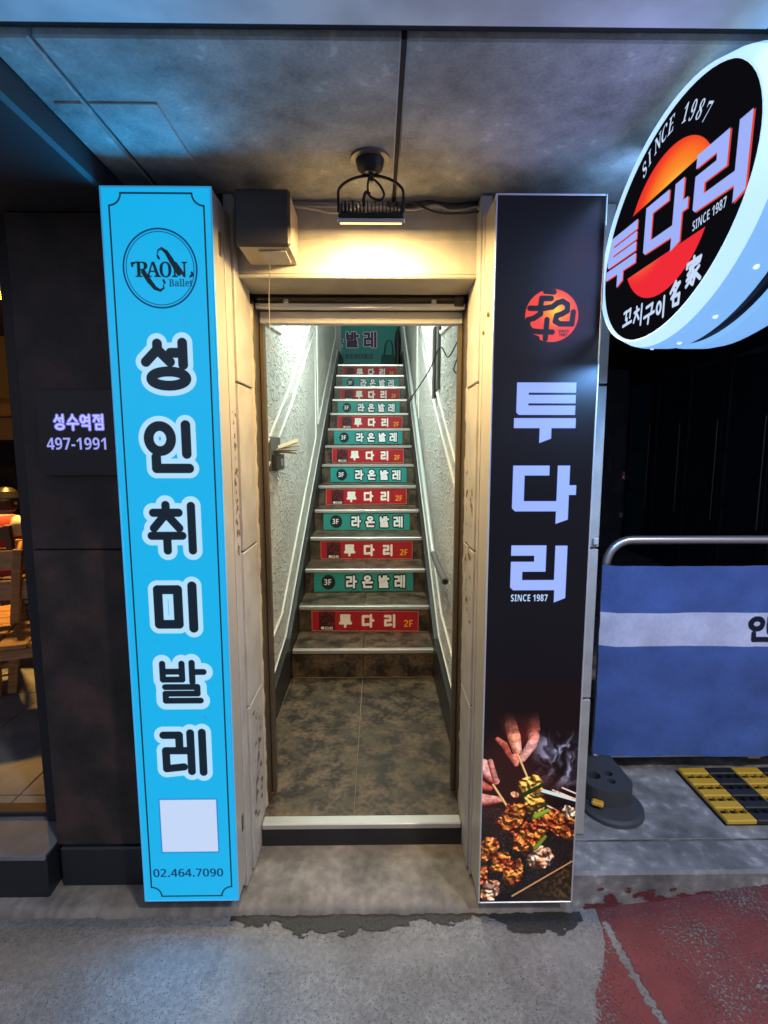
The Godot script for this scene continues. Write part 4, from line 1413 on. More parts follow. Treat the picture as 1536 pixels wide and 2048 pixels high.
func signs() -> void:
	var cyan_edge := glow_mat("acrylic_edge", Color8(60, 160, 214), 0.55)
	var a := thing("light_box_sign", "tall cyan light box sign with dark rounded letters for the ballet studio", "sign", Vector3(-0.6415, 0.099, -1.65))
	sign_box(a, Vector3(-0.803, 0.099, -1.708), Vector3(-0.480, 2.400, -1.600), 0.005, print_mat("ballet_print", print_left(), 0.35, 1.0), mt.sign_housing, cyan_edge)
	box(a, "latch_plate", Vector3(-0.4815, 2.23, -1.675), Vector3(-0.4785, 2.30, -1.655), mt.box_brown, 0.001)
	box(a, "latch_plate", Vector3(-0.4815, 0.30, -1.690), Vector3(-0.4785, 0.36, -1.672), mt.box_brown, 0.001)
	var b := thing("light_box_sign", "tall black light box sign with pale block letters above a grilled skewer picture", "sign", Vector3(0.511, 0.078, -1.65))
	var rt := print_mat("skewer_print", print_right(), 0.28, 1.0)
	rt.albedo_color = Color(0.5, 0.5, 0.5)
	sign_box(b, Vector3(0.347, 0.078, -1.748), Vector3(0.675, 2.386, -1.600), 0.005, rt, mt.sign_housing, mt.sign_trim)
	for y in [2.06, 2.02]:
		var bolt := part(b, "bolt", lathe_mesh([Vector2(0.0, 0.006), Vector2(0.007, 0.006), Vector2(0.008, 0.0)], 6), mt.brass_bolt, Vector3(0.347, y, -1.66 if y > 2.04 else -1.73))
		bolt.rotation.z = PI / 2
	var c := thing("branch_sign", "small dark panel sign with glowing violet branch name and phone number", "sign", Vector3(-0.97, 1.56, -1.74))
	box(c, "panel", Vector3(-1.112, 1.558, -1.751), Vector3(-0.806, 1.836, -1.724), mt.frame_black, 0.003)
	sheet(c, "lettering", Vector3(-1.111, 1.835, -1.7225), Vector3(0.275, 0, 0), Vector3(0, -0.276, 0), print_mat("branch_print", print_branch(), 0.4, 1.0))

	# round double-faced projecting sign, its faces square to the facade
	var ctr := Vector3(0.69, 2.188, -1.314)
	var ra := 0.330
	var rb := 0.247
	var lean := deg_to_rad(17.0)          # the oval leans
	var rs := thing("round_sign", "large round projecting light sign with red sun and pale letters", "sign", ctr)
	var rimglow := glow_mat("rim_glow", Color8(186, 226, 255), 0.98)
	var rimside := glow_mat("rim_side_glow", Color8(132, 190, 250), 0.80)
	var st := SurfaceTool.new()
	for f in [0, 1]:
		st.begin(Mesh.PRIMITIVE_TRIANGLES)
		var n := 72
		for i in n:
			var p := [Vector2.ZERO, Vector2.from_angle(TAU * i / n), Vector2.from_angle(TAU * (i + 1) / n)]
			if f == 1:
				p.reverse()
			for q in p:
				st.set_normal(Vector3(-1 if f == 0 else 1, 0, 0))
				var w := Vector2(q.x * ra, q.y * rb).rotated(lean)
				st.set_uv(Vector2(0.5 + (w.x - 0.004) / 0.66 * (1.0 if f == 0 else -1.0), 0.5 - (w.y - 0.007) / 0.54))
				st.add_vertex(Vector3(0, w.y, w.x))
		if f == 0:
			mt.round_print = print_mat("round_print", print_round(), 0.25, 1.0)
		part(rs, "backlit_face", st.commit(), mt.round_print, ctr + Vector3(0.006 if f == 0 else 0.234, 0, 0))
	# drum: rim, dark waist, rim (profile along x)
	for seg in [["rim", [[1.0, 0.010], [1.0, -0.003], [1.018, -0.004], [1.072, 0.030]], rimglow], ["rim_side", [[1.072, 0.030], [1.085, 0.048], [1.085, 0.105], [1.04, 0.112]], rimside], ["waist", [[1.04, 0.110], [1.0, 0.114], [1.0, 0.142], [1.04, 0.146]], mt.plinth_dark], ["rim", [[1.04, 0.144], [1.085, 0.150], [1.085, 0.200], [1.07, 0.222], [1.018, 0.246], [1.0, 0.244], [1.0, 0.230]], rimside]]:
		var prof := []
		for q in seg[1]:
			prof.append(Vector2(q[0], -q[1]))
		var m := part(rs, seg[0], lathe_mesh(prof, 72, rb, ra), seg[2], ctr)
		m.basis = Basis(Vector3.RIGHT, -lean) * Basis(Vector3.BACK, PI / 2)
	var led := glow_mat("led_dot", Color8(225, 240, 255), 1.0)
	var dm := lathe_mesh([Vector2(0.0, 0.004), Vector2(0.004, 0.003), Vector2(0.006, 0.0)], 10)
	for i in 16:
		var an := TAU * i / 16.0 + 0.1
		var w := Vector2(1.085 * ra * cos(an), 1.085 * rb * sin(an)).rotated(lean)
		var nn := Vector2(cos(an) / ra, sin(an) / rb).rotated(lean)
		var q := part(rs, "led", dm, led, ctr + Vector3(0.075, w.y, w.x))
		q.rotation.x = atan2(nn.x, nn.y)
	tube(rs, "arm", [ctr + Vector3(0.11, 0.05, -0.34), Vector3(0.78, 2.245, -1.86)], 0.018, mt.frame_black, 8)


func lamp_and_cables() -> void:
	var fl := thing("flood_light", "small black flood light with heat sink fins hanging from the soffit", "lamp", Vector3(-0.018, 2.47, -1.585))
	var base := part(fl, "base", lathe_mesh([Vector2(0.0, -0.045), Vector2(0.02, -0.043), Vector2(0.036, -0.030), Vector2(0.041, -0.012), Vector2(0.042, 0.0)], 28), mt.lamp_black, Vector3(-0.020, 2.470, -1.585))
	part(base, "mount_ring", lathe_mesh([Vector2(0.041, -0.008), Vector2(0.056, -0.006), Vector2(0.057, 0.0)], 28), mt.lamp_grey, Vector3(-0.020, 2.4695, -1.585))
	var arc := []
	for i in 25:
		var t := PI * i / 24.0
		arc.append(Vector3(-0.018 - 0.094 * clampf(cos(t) * 1.12, -1, 1), 2.325 + 0.100 * pow(sin(t), 0.62), -1.590))
	tube(fl, "bracket", arc, 0.0042, mt.lamp_black, 6)
	tube(fl, "stem", [Vector3(-0.018, 2.43, -1.588), Vector3(-0.018, 2.408, -1.590)], 0.008, mt.lamp_black, 8)
	var head := []
	head.append(box(fl, "heat_sink", Vector3(-0.110, 2.318, -1.650), Vector3(0.074, 2.330, -1.545), mt.lamp_black, 0.002))
	for i in 17:
		var x := -0.104 + i * 0.0108
		head.append(box(fl, "fin", Vector3(x, 2.3305, -1.645), Vector3(x + 0.0028, 2.352 + 0.006 * (i % 2), -1.550), mt.lamp_black, 0.0006))
	head.append(box(fl, "bezel", Vector3(-0.114, 2.306, -1.654), Vector3(0.078, 2.3175, -1.541), mt.nosing_aluminium, 0.002))
	var lens := glow_mat("flood_glow", Color(1.0, 0.84, 0.50), 3.0)
	head.append(box(fl, "lamp_lens", Vector3(-0.106, 2.3015, -1.648), Vector3(0.070, 2.3055, -1.547), lens, 0.001))
	var tilt := Basis(Vector3.RIGHT, deg_to_rad(26.0))             # the head is turned towards the door
	for q in head:
		q.global_transform = Transform3D(tilt, Vector3(-0.018, 2.325, -1.597) + tilt * (q.global_position - Vector3(-0.018, 2.325, -1.597)))
	tube(fl, "cord", curve([Vector3(-0.018, 2.425, -1.575), Vector3(-0.026, 2.395, -1.57), Vector3(-0.022, 2.362, -1.568), Vector3(0.006, 2.350, -1.568), Vector3(0.020, 2.364, -1.57), Vector3(0.008, 2.392, -1.575), Vector3(-0.012, 2.412, -1.578)]), 0.0034, mt.cable_black, 6)
	tube(fl, "cord", curve([Vector3(-0.020, 2.365, -1.568), Vector3(-0.032, 2.370, -1.568), Vector3(-0.038, 2.355, -1.570), Vector3(-0.038, 2.335, -1.575)]), 0.0046, mt.cable_black, 6)
	# control box by the lintel
	var cb := thing("control_box", "dark brown shutter control box with beige sides fixed below the soffit", "control box", Vector3(-0.347, 2.255, -1.75))
	box(cb, "body", Vector3(-0.428, 2.262, -1.838), Vector3(-0.266, 2.418, -1.676), mt.box_beige, 0.004)
	box(cb, "cover", Vector3(-0.431, 2.257, -1.674), Vector3(-0.263, 2.421, -1.655), mt.box_brown, 0.010)
	box(cb, "cable_plate", Vector3(-0.370, 2.2565, -1.80), Vector3(-0.285, 2.2605, -1.70), mt.cladding, 0.001)
	tube(cb, "wire", curve([Vector3(-0.348, 2.262, -1.76), Vector3(-0.352, 2.24, -1.78), Vector3(-0.372, 2.20, -1.86), Vector3(-0.388, 2.12, -1.93), Vector3(-0.392, 2.02, -1.97), Vector3(-0.386, 2.005, -1.97), Vector3(-0.382, 2.02, -1.97)]), 0.0013, mt.cable_grey, 5)
	# cables along the corner of soffit and lintel
	var k := 0
	for q in [
		["pale grey cable sagging from the control box to the flood light", [[-0.27, 2.432, -1.80], [-0.20, 2.424, -1.80], [-0.15, 2.410, -1.79], [-0.09, 2.402, -1.76], [-0.05, 2.40, -1.70]], 0.0042, "cable_grey"],
		["pale grey cable clipped straight along the soffit corner", [[-0.30, 2.448, -1.832], [0.0, 2.446, -1.832], [0.336, 2.449, -1.832]], 0.0050, "cable_grey"],
		["thick black cable bundle along the soffit corner", [[0.03, 2.452, -1.825], [0.10, 2.444, -1.82], [0.17, 2.452, -1.815], [0.24, 2.446, -1.82], [0.336, 2.452, -1.825]], 0.0085, "cable_black"],
		["thin grey cable twisted round the black bundle", [[0.05, 2.432, -1.81], [0.12, 2.428, -1.81], [0.19, 2.438, -1.80], [0.25, 2.426, -1.81], [0.336, 2.440, -1.81]], 0.0036, "cable_grey"],
		["drooping thin black cable under the bundle", [[0.12, 2.446, -1.80], [0.19, 2.418, -1.80], [0.26, 2.414, -1.80], [0.336, 2.424, -1.81]], 0.0036, "cable_black"],
	]:
		var pts := []
		for p in q[1]:
			pts.append(Vector3(p[0], p[1], p[2]))
		var t := thing("cable", q[0], "cable", pts[0], "cables under the soffit")
		tube(t, "sheath", curve(pts), q[2], mt[q[3]], 7)
		k += 1


func make_chair(label: String, at: Vector3, turn: float, wood: Material) -> Node3D:
	var c := thing("wooden_chair", label, "chair", at, "wooden chairs in the restaurant")
	for sx in [-1, 1]:
		box(c, "leg", at + Vector3(sx * 0.20 - 0.022, 0, 0.175), at + Vector3(sx * 0.20 + 0.022, 0.405, 0.22), wood, 0.004)
		var post := box(c, "leg", at + Vector3(sx * 0.20 - 0.022, 0, -0.225), at + Vector3(sx * 0.20 + 0.022, 0.86, -0.180), wood, 0.004)
		post.rotation.x = -0.10
		box(c, "rail", at + Vector3(sx * 0.20 - 0.012, 0.345, -0.18), at + Vector3(sx * 0.20 + 0.012, 0.400, 0.174), wood, 0.003)
		box(c, "stretcher", at + Vector3(sx * 0.20 - 0.012, 0.16, -0.20), at + Vector3(sx * 0.20 + 0.012, 0.19, 0.174), wood, 0.003)
	for z in [-0.175, 0.185]:
		box(c, "rail", at + Vector3(-0.177, 0.345, z), at + Vector3(0.177, 0.400, z + 0.024), wood, 0.003)
	for i in 3:
		box(c, "seat_slat", at + Vector3(-0.225 + 0.151 * i, 0.407, -0.20), at + Vector3(-0.225 + 0.151 * i + 0.147, 0.430, 0.235), wood, 0.006)
	for y in [0.56, 0.735]:
		var s := box(c, "back_slat", at + Vector3(-0.215, y, -0.225), at + Vector3(0.215, y + 0.115, -0.200), wood, 0.006)
		s.position.z -= (y - 0.40) * 0.10
		s.rotation.x = -0.10
	c.rotation.y = turn
	return c


func smin(a: float, b: float, k: float) -> float:
	var h := clampf(0.5 + 0.5 * (b - a) / k, 0.0, 1.0)
	return lerpf(b, a, h) - k * h * (1.0 - h)


func person_mesh(bones: Array, lo: Vector3, hi: Vector3, cell: float, paint: Callable) -> ArrayMesh:   # surface nets over tapered capsules
	var nx := int((hi.x - lo.x) / cell) + 1
	var ny := int((hi.y - lo.y) / cell) + 1
	var nzz := int((hi.z - lo.z) / cell) + 1
	var f := PackedFloat32Array()
	f.resize(nx * ny * nzz)
	f.fill(0.2)
	for b in bones:
		var m := Vector3.ONE * (maxf(b[2], b[3]) + 0.06)
		var l: Vector3 = ((b[0] as Vector3).min(b[1]) - m - lo) / cell
		var u: Vector3 = ((b[0] as Vector3).max(b[1]) + m - lo) / cell
		var ab: Vector3 = b[1] - b[0]
		var l2 := maxf(ab.length_squared(), 1e-6)
		for k in range(maxi(0, int(l.z)), mini(nzz, int(u.z) + 2)):
			for j in range(maxi(0, int(l.y)), mini(ny, int(u.y) + 2)):
				for i in range(maxi(0, int(l.x)), mini(nx, int(u.x) + 2)):
					var p := lo + Vector3(i, j, k) * cell
					var t := clampf((p - b[0]).dot(ab) / l2, 0.0, 1.0)
					var d := p.distance_to(b[0] + ab * t) - lerpf(b[2], b[3], t)
					var id := (k * ny + j) * nx + i
					f[id] = smin(f[id], d, 0.03)
	var at := {}
	var pos := PackedVector3Array()
	for k in nzz - 1:
		for j in ny - 1:
			for i in nx - 1:
				var acc := Vector3.ZERO
				var cnt := 0
				var v := []
				for c in 8:
					v.append(f[((k + (c >> 2)) * ny + j + ((c >> 1) & 1)) * nx + i + (c & 1)])
				var neg := 0
				for c in 8:
					if v[c] < 0.0: neg += 1
				if neg == 0 or neg == 8: continue
				for c in 8:
					for ax in [1, 2, 4]:
						if c & ax: continue
						if (v[c] < 0.0) != (v[c | ax] < 0.0):
							var t: float = v[c] / (v[c] - v[c | ax])
							var a := Vector3(c & 1, (c >> 1) & 1, c >> 2)
							var e := Vector3((c | ax) & 1, ((c | ax) >> 1) & 1, (c | ax) >> 2)
							acc += a.lerp(e, t)
							cnt += 1
				at[(k * ny + j) * nx + i] = pos.size()
				pos.append(lo + (Vector3(i, j, k) + acc / cnt) * cell)
	var st := SurfaceTool.new()
	st.begin(Mesh.PRIMITIVE_TRIANGLES)
	st.set_smooth_group(0)
	for p in pos:
		st.set_color(paint.call(p))
		st.add_vertex(p)
	var step := [1, nx, nx * ny]
	for k in range(1, nzz - 1):
		for j in range(1, ny - 1):
			for i in range(1, nx - 1):
				var id := (k * ny + j) * nx + i
				for ax in 3:
					var s0 := f[id] < 0.0
					if s0 == (f[id + step[ax]] < 0.0): continue
					var u: int = step[(ax + 1) % 3]
					var w: int = step[(ax + 2) % 3]
					var q := [at.get(id - u - w, -1), at.get(id - w, -1), at.get(id, -1), at.get(id - u, -1)]
					if q.has(-1): continue
					if s0: q.reverse()
					for m in [0, 1, 2, 0, 2, 3]:
						st.add_index(q[m])
	st.generate_normals()
	return st.commit()


func restaurant() -> void:
	# front opening: black metal frame and floor track
	var fr := thing("window_frame", "black metal frame of the open restaurant front with its floor track", "frame", Vector3(-1.25, 0.2, -1.9))
	box(fr, "mullion", Vector3(-1.290, 0.203, -1.935), Vector3(-1.190, 2.465, -1.855), mt.frame_black, 0.004)
	box(fr, "track", Vector3(-4.5, 0.203, -1.945), Vector3(-1.292, 0.222, -1.885), mt.frame_black, 0.004)
	box(fr, "head", Vector3(-4.5, 2.262, -1.945), Vector3(-1.292, 2.468, -1.865), mt.frame_black, 0.004)
	# floor of pale tiles on a raised slab with a dark step
	var fl := struct("dining_floor", "pale grey tiled restaurant floor")
	box(fl, "slab", Vector3(-5.6, 0.0, -7.2), Vector3(-1.19, 0.192, -1.692), mt.plinth_dark, 0.004)
	var zs := [-1.69, -2.02, -2.94, -3.86, -4.78, -5.70, -6.62]
	for i in 6:
		for j in 8:
			var x1 := -1.194 - (0.316 if j == 0 else 0.316 + 0.46 * j) + (0.0 if j else 0.316)
			x1 = -1.194 if j == 0 else -1.510 - 0.46 * (j - 1)
			var x0 := -1.506 if j == 0 else x1 - 0.456
			box(fl, "floor_tile", Vector3(x0, 0.180, zs[i + 1] + 0.004), Vector3(x1, 0.2, zs[i]), mt.floor_tile, 0.002)
	var wl := struct("dining_wall", "walls and ceiling of the restaurant")
	box(wl, "back_wall", Vector3(-5.7, 0.0, -7.2), Vector3(-0.82, 3.1, -7.05), mt.wall_tan, 0.003)
	box(wl, "side_wall", Vector3(-5.7, 0.0, -7.2), Vector3(-5.6, 3.1, -1.95), mt.brown_timber, 0.003)
	box(wl, "side_wall", Vector3(-1.19, 0.0, -7.05), Vector3(-0.82, 3.1, -1.905), mt.wall_dark, 0.003)
	box(wl, "ceiling", Vector3(-5.7, 3.1, -7.2), Vector3(-0.82, 3.2, -1.95), mt.brown_timber, 0.003)
	box(wl, "dark_wainscot", Vector3(-5.6, 0.2, -7.048), Vector3(-1.2, 1.75, -7.00), mt.wall_dark, 0.003)
	for q in [[-5.9, 2.05], [-5.4, 1.95]]:
		box(wl, "timber_beam", Vector3(-5.6, q[1], q[0]), Vector3(-1.2, q[1] + 0.13, q[0] + 0.16), mt.brown_timber, 0.01)
	# pendant lamp
	var pd := thing("pendant_lamp", "small yellow glowing lamp shade hanging in the restaurant", "lamp", Vector3(-2.97, 2.84, -4.3))
	var shade := glow_mat("lamp_shade_glow", Color8(250, 214, 40), 0.9)
	part(pd, "lamp_shade", lathe_mesh([Vector2(0.02, 0.10), Vector2(0.05, 0.09), Vector2(0.13, 0.0), Vector2(0.125, -0.002), Vector2(0.04, 0.08)], 28), shade, Vector3(-2.97, 2.84, -4.3))
	tube(pd, "cord", [Vector3(-2.97, 2.93, -4.3), Vector3(-2.97, 3.1, -4.3)], 0.005, mt.cable_black, 6)
	# furniture
	make_chair("pale wooden chair with a slatted seat beside the black front frame", Vector3(-1.98, 0.2, -2.80), 0.35, mt.chair_wood)
	make_chair("wooden chair angled behind the slatted seat chair", Vector3(-2.42, 0.2, -3.02), -1.0, mt.chair_wood)
	make_chair("brown wooden chair under the person in the red jersey", Vector3(-3.05, 0.2, -4.20), PI, mt.brown_timber)
	var tb := thing("dining_table", "dark dining table between the wooden chairs", "table", Vector3(-2.2, 0.2, -3.8))
	box(tb, "table_top", Vector3(-2.65, 0.62, -4.05), Vector3(-1.85, 0.66, -3.45), mt.table_dark, 0.006)
	for x in [-2.60, -1.95]:
		for z in [-4.00, -3.55]:
			box(tb, "leg", Vector3(x, 0.2, z), Vector3(x + 0.05, 0.619, z + 0.05), mt.table_dark, 0.004)
	# seated person, seen from behind
	var o := Vector3(-3.05, 0.2, -4.20)
	var ps := thing("person", "seated person in a red jersey and black cap seen from behind", "person", o)
	var b := []
	for q in [
		[0, .47, 0, 0, .62, .02, .135, .125], [0, .62, .02, 0, .86, .02, .13, .145], [-.10, .90, .01, .10, .90, .01, .085, .085],
		[0, .92, .0, 0, 1.01, -.02, .055, .05], [0, 1.07, -.05, 0, 1.11, -.05, .082, .088], [0, 1.04, -.09, 0, 1.06, -.10, .045, .05],
		[.165, .90, .0, .22, .66, -.02, .058, .046], [.22, .66, -.02, .15, .56, -.26, .044, .034], [-.165, .90, 0, -.22, .66, -.02, .058, .046], [-.22, .66, -.02, -.15, .56, -.26, .044, .034],
		[.15, .56, -.26, .13, .555, -.34, .030, .022], [-.15, .56, -.26, -.13, .555, -.34, .030, .022],
		[.09, .47, .0, .11, .49, -.42, .095, .068], [-.09, .47, .0, -.11, .49, -.42, .095, .068], [.11, .49, -.42, .11, .08, -.40, .062, .042], [-.11, .49, -.42, -.11, .08, -.40, .062, .042],
		[.11, .05, -.38, .12, .04, -.58, .045, .035], [-.11, .05, -.38, -.12, .04, -.58, .045, .035],
		[.082, 1.085, -.05, .088, 1.085, -.04, .016, .014], [-.082, 1.085, -.05, -.088, 1.085, -.04, .016, .014],
	]:
		b.append([Vector3(q[0], q[1], q[2]), Vector3(q[3], q[4], q[5]), q[6], q[7]])
	var jersey := func(p: Vector3) -> Color:
		if p.y > 0.985 or (absf(p.x) < 0.2 and p.z < -0.25 and p.y > 0.52 and p.y < 0.62 and absf(p.x) > 0.08 and false): return Color(0.50, 0.30, 0.22)
		if p.y > 0.50 or (p.z > -0.08 and p.y > 0.44):
			if p.z < -0.13 and p.y < 0.62 and p.y > 0.52: return Color(0.5, 0.3, 0.22)
			if absf(absf(p.x) - 0.155) < 0.028 and p.y > 0.80: return Color(0.72, 0.66, 0.55)
			return Color(0.45, 0.015, 0.02)
		if p.y < 0.10: return Color(0.5, 0.5, 0.5)
		return Color(0.02, 0.022, 0.03)
	var pm := StandardMaterial3D.new()
	pm.resource_name = "person_cloth_skin"
	pm.vertex_color_use_as_albedo = true
	pm.roughness = 0.7
	part(ps, "body", person_mesh(b, Vector3(-.34, -.03, -.68), Vector3(.34, 1.26, .22), 0.016, jersey), pm, o)
	var hair := part(ps, "hair", lathe_mesh([Vector2(0.0, 0.10), Vector2(0.06, 0.085), Vector2(0.093, 0.03), Vector2(0.092, -0.05), Vector2(0.06, -0.085)], 24), mt.cable_black, o + Vector3(0, 1.10, -0.038))
	hair.rotation.x = 0.25
	var cap := part(ps, "cap", lathe_mesh([Vector2(0.0, 0.115), Vector2(0.05, 0.105), Vector2(0.085, 0.072), Vector2(0.104, 0.015), Vector2(0.104, -0.012), Vector2(0.098, -0.014)], 28), mt.black_paint, o + Vector3(0, 1.115, -0.052))
	cap.rotation.x = -0.06
	part(cap, "cap_peak", prism_mesh(PackedVector2Array([Vector2(-.085, 0), Vector2(-.07, .06), Vector2(-.035, .085), Vector2(.035, .085), Vector2(.07, .06), Vector2(.085, 0)]), 0.008), mt.black_paint, o + Vector3(0, 1.118, -0.135)).rotation.x = -PI / 2
	var jt := Image.create(200, 90, false, Image.FORMAT_RGBA8)
	jt.fill(Color(0.8, 0.7, 0.6, 0.0))
	var cv := Canvas.new(0.2, 0.09, 1000, Color(0.85, 0.78, 0.66, 0.0))
	var ink := Color(0.86, 0.80, 0.68, 1.0)
	for l in [[.02, .02, .03, .07, .05, .06, .045, .045, .03, .05], [.06, .05, .065, .07, .085, .06, .09, .045, .092, .07], [.11, .07, .12, .02, .115, .07, .13, .068], [.14, .07, .15, .02, .145, .07, .17, .066]]:
		var pts := []
		for i in range(0, l.size(), 2):
			pts.append(Vector2(l[i], l[i + 1]))
		cv.line(pts, 0.0042, ink)
	var jm := print_mat("jersey_print", cv.tex(), 0.7)
	jm.transparency = BaseMaterial3D.TRANSPARENCY_ALPHA_SCISSOR
	jm.alpha_scissor_threshold = 0.5
	sheet(ps, "jersey_lettering", o + Vector3(-0.10, 0.88, 0.168), Vector3(0.2, 0, 0), Vector3(0, -0.09, 0.004), jm)

	ps.scale = Vector3.ONE * 0.92


func alley() -> void:
	# barrier: bent steel tube frame with a blue sheet
	var br := thing("crowd_barrier", "steel tube barrier covered with a blue and white sheet", "barrier", Vector3(1.8, 0.14, -2.25))
	var fr := [Vector3(1.024, 0.232, -2.25), Vector3(1.024, 1.13, -2.25)]
	for i in 9:
		var t := PI - PI / 2 * i / 8.0
		fr.append(Vector3(1.134 + 0.11 * cos(t), 1.13 + 0.11 * sin(t), -2.25))
	for i in 9:
		var t := PI / 2 - PI / 2 * i / 8.0
		fr.append(Vector3(2.49 + 0.11 * cos(t), 1.13 + 0.11 * sin(t), -2.25))
	fr.append(Vector3(2.60, 0.232, -2.25))
	tube(br, "frame_tube", fr, 0.019, mt.steel, 12)
	tube(br, "bottom_tube", [Vector3(1.005, 0.226, -2.235), Vector3(2.60, 0.232, -2.235)], 0.014, mt.sign_trim, 10)
	for x in [1.024, 2.60]:
		tube(br, "foot", [Vector3(x, 0.225, -2.25), Vector3(x, 0.142, -2.25)], 0.013, mt.steel, 8)
	var st := SurfaceTool.new()
	st.begin(Mesh.PRIMITIVE_TRIANGLES)
	st.set_smooth_group(0)
	var wv := FastNoiseLite.new()
	wv.seed = 4
	wv.frequency = 1.6
	var nx := 48
	var ny := 26
	for pass_ in 2:
		for j in ny:
			for i in nx:
				for q in ([[0, 0], [1, 0], [1, 1], [0, 0], [1, 1], [0, 1]] if pass_ == 0 else [[0, 0], [1, 1], [1, 0], [0, 0], [0, 1], [1, 1]]):
					var u: float = float(i + q[0]) / nx
					var v: float = float(j + q[1]) / ny
					var x := 0.998 + 1.60 * u
					var bulge := 0.022 * smoothstep(0.0, 0.05, u)
					var z := -2.221 + bulge + 0.012 * wv.get_noise_2d(x * 1.4, v * 1.3) + 0.008 * wv.get_noise_2d(x * 5.0 + v * 3.0, v * 2.5 - x) + 0.004 * sin(v * 9.0 + x * 6.0) * smoothstep(0.0, 0.3, u)
					st.set_uv(Vector2(u, v))
					st.add_vertex(Vector3(x, 1.132 - 0.895 * v + 0.0015 * wv.get_noise_1d(x * 3.0), z - 0.003 * pass_))
	st.generate_normals()
	part(br, "sheet", st.commit(), print_mat("barrier_print", print_barrier(), 0.42)).set_meta("label", "blue vinyl sheet with a white band and black lettering")
	for i in 3:
		box(br, "warning_tape", Vector3(1.665 + 0.06 * i, 0.209, -2.252), Vector3(1.724 + 0.06 * i, 0.246, -2.217), mt.yellow_paint if i % 2 else mt.black_paint, 0.003)
	# weight block with three holes
	var bk := thing("barrier_weight", "dark grey weight block with three holes and a yellow reflector on the pavement", "weight block", Vector3(0.985, 0.14, -2.07))
	var cs := CSGCombiner3D.new()
	cs.name = "block"
	bk.add_child(cs)
	var pg := CSGPolygon3D.new()
	var out := PackedVector2Array()
	for i in 17:
		var t := PI * i / 16.0
		out.append(Vector2(-0.10 * cos(t), -0.035 - 0.08 * sin(t)))
	out.append(Vector2(0.088, 0.14))
	out.append(Vector2(-0.088, 0.14))
	pg.polygon = out
	pg.depth = 0.095
	pg.rotation.x = PI / 2
	pg.rotation = Vector3(-PI / 2, 0, 0)
	pg.position = Vector3(0, 0.095, 0)
	pg.scale = Vector3(1, 1, 1)
	pg.material = mt.rubber
	cs.add_child(pg)
	for q in [[-0.045, 0.02, 0.027], [0.022, 0.01, 0.018], [0.012, 0.062, 0.017]]:
		var cy := CSGCylinder3D.new()
		cy.radius = q[2]
		cy.height = 0.10
		cy.sides = 20
		cy.operation = CSGShape3D.OPERATION_SUBTRACTION
		cy.position = Vector3(q[0], 0.085, q[1] - 0.02)
		cy.material = mt.rubber
		cs.add_child(cy)
	part(bk, "flange", lathe_mesh([Vector2(0.0, 0.022), Vector2(0.115, 0.022), Vector2(0.128, 0.014), Vector2(0.13, 0.0)], 36, 1.0, 1.05), mt.rubber, Vector3(0.985, 0.141, -2.00))
	box(bk, "reflector", Vector3(0.888, 0.175, -1.975), Vector3(0.935, 0.195, -1.945), mt.yellow_orange, 0.006).rotation.y = -0.5
	# yellow and black tread grate
	var gr := thing("tread_grate", "yellow and black striped ribbed tread grate on the pavement", "grate", Vector3(1.62, 0.14, -2.05))
	box(gr, "base", Vector3(1.395, 0.1405, -2.225), Vector3(2.155, 0.146, -1.880), mt.hole_black, 0.001)
	for i in 6:
		var m: Material = mt.yellow_paint if i % 2 == 0 else mt.black_paint
		var x := 1.40 + 0.125 * i
		for j in 5:
			var z := -2.222 + 0.0755 * j
			box(gr, "bar", Vector3(x, 0.1465, z), Vector3(x + 0.123, 0.166, z + 0.044), m, 0.004)
			for r in 4:
				if j < 4:
					box(gr, "rib", Vector3(x + 0.002 + 0.0395 * r - (0.004 if r == 3 else 0.0), 0.1465, z + 0.0445), Vector3(x + 0.006 + 0.0395 * r - (0.004 if r == 3 else 0.0), 0.163, z + 0.075), m, 0.001)
	# alley: back wall, fittings and the folding glass doors along the far side
	var aw := struct("alley_wall", "black walls of the unlit alley")
	box(aw, "end_wall", Vector3(0.6, 0.141, -7.9), Vector3(3.74, 2.779, -7.7), mt.alley_render, 0.003)
	box(aw, "side_wall", Vector3(0.61, 0.141, -7.69), Vector3(0.79, 2.779, -2.17), mt.alley_render, 0.003)
	box(aw, "side_wall", Vector3(3.75, 0.141, -7.9), Vector3(3.9, 2.779, -1.9), mt.alley_render, 0.003)
	box(aw, "door_header", Vector3(3.68, 2.62, -7.69), Vector3(3.748, 2.779, -1.9), mt.door_frame, 0.003)
	var i := 0
	for z in [-7.65, -6.95, -6.25, -5.55, -4.85, -4.15]:
		var d := thing("glass_door", "dark green tinted glass door leaf at the alley end" if i == 0 else ["", "black framed glass door leaf beside the green tinted leaf", "second black framed glass door leaf from the green tinted leaf", "third black framed glass door leaf from the green tinted leaf", "fourth black framed glass door leaf from the green tinted leaf", "fifth black framed glass door leaf from the green tinted leaf"][i], "door", Vector3(3.71, 0.14, z + 0.35), "folding glass doors in the alley")
		box(d, "stile", Vector3(3.695, 0.142, z + 0.002), Vector3(3.74, 2.618, z + 0.085), mt.door_frame, 0.003)
		box(d, "stile", Vector3(3.695, 0.142, z + 0.615), Vector3(3.74, 2.618, z + 0.698), mt.door_frame, 0.003)
		for y in [0.145, 1.02, 1.62, 2.53]:
			box(d, "rail", Vector3(3.697, y, z + 0.087), Vector3(3.738, y + (0.10 if y < 0.2 else 0.03), z + 0.613), mt.door_frame, 0.003)
		box(d, "pane", Vector3(3.712, 0.147, z + 0.088), Vector3(3.722, 2.55, z + 0.612), mt.green_glass if i == 0 else mt.dark_glass, 0.001)
		tube(d, "handle", [Vector3(3.67, 0.85, z + 0.66), Vector3(3.67, 1.95, z + 0.66)], 0.007, mt.lamp_grey, 8)
		i += 1
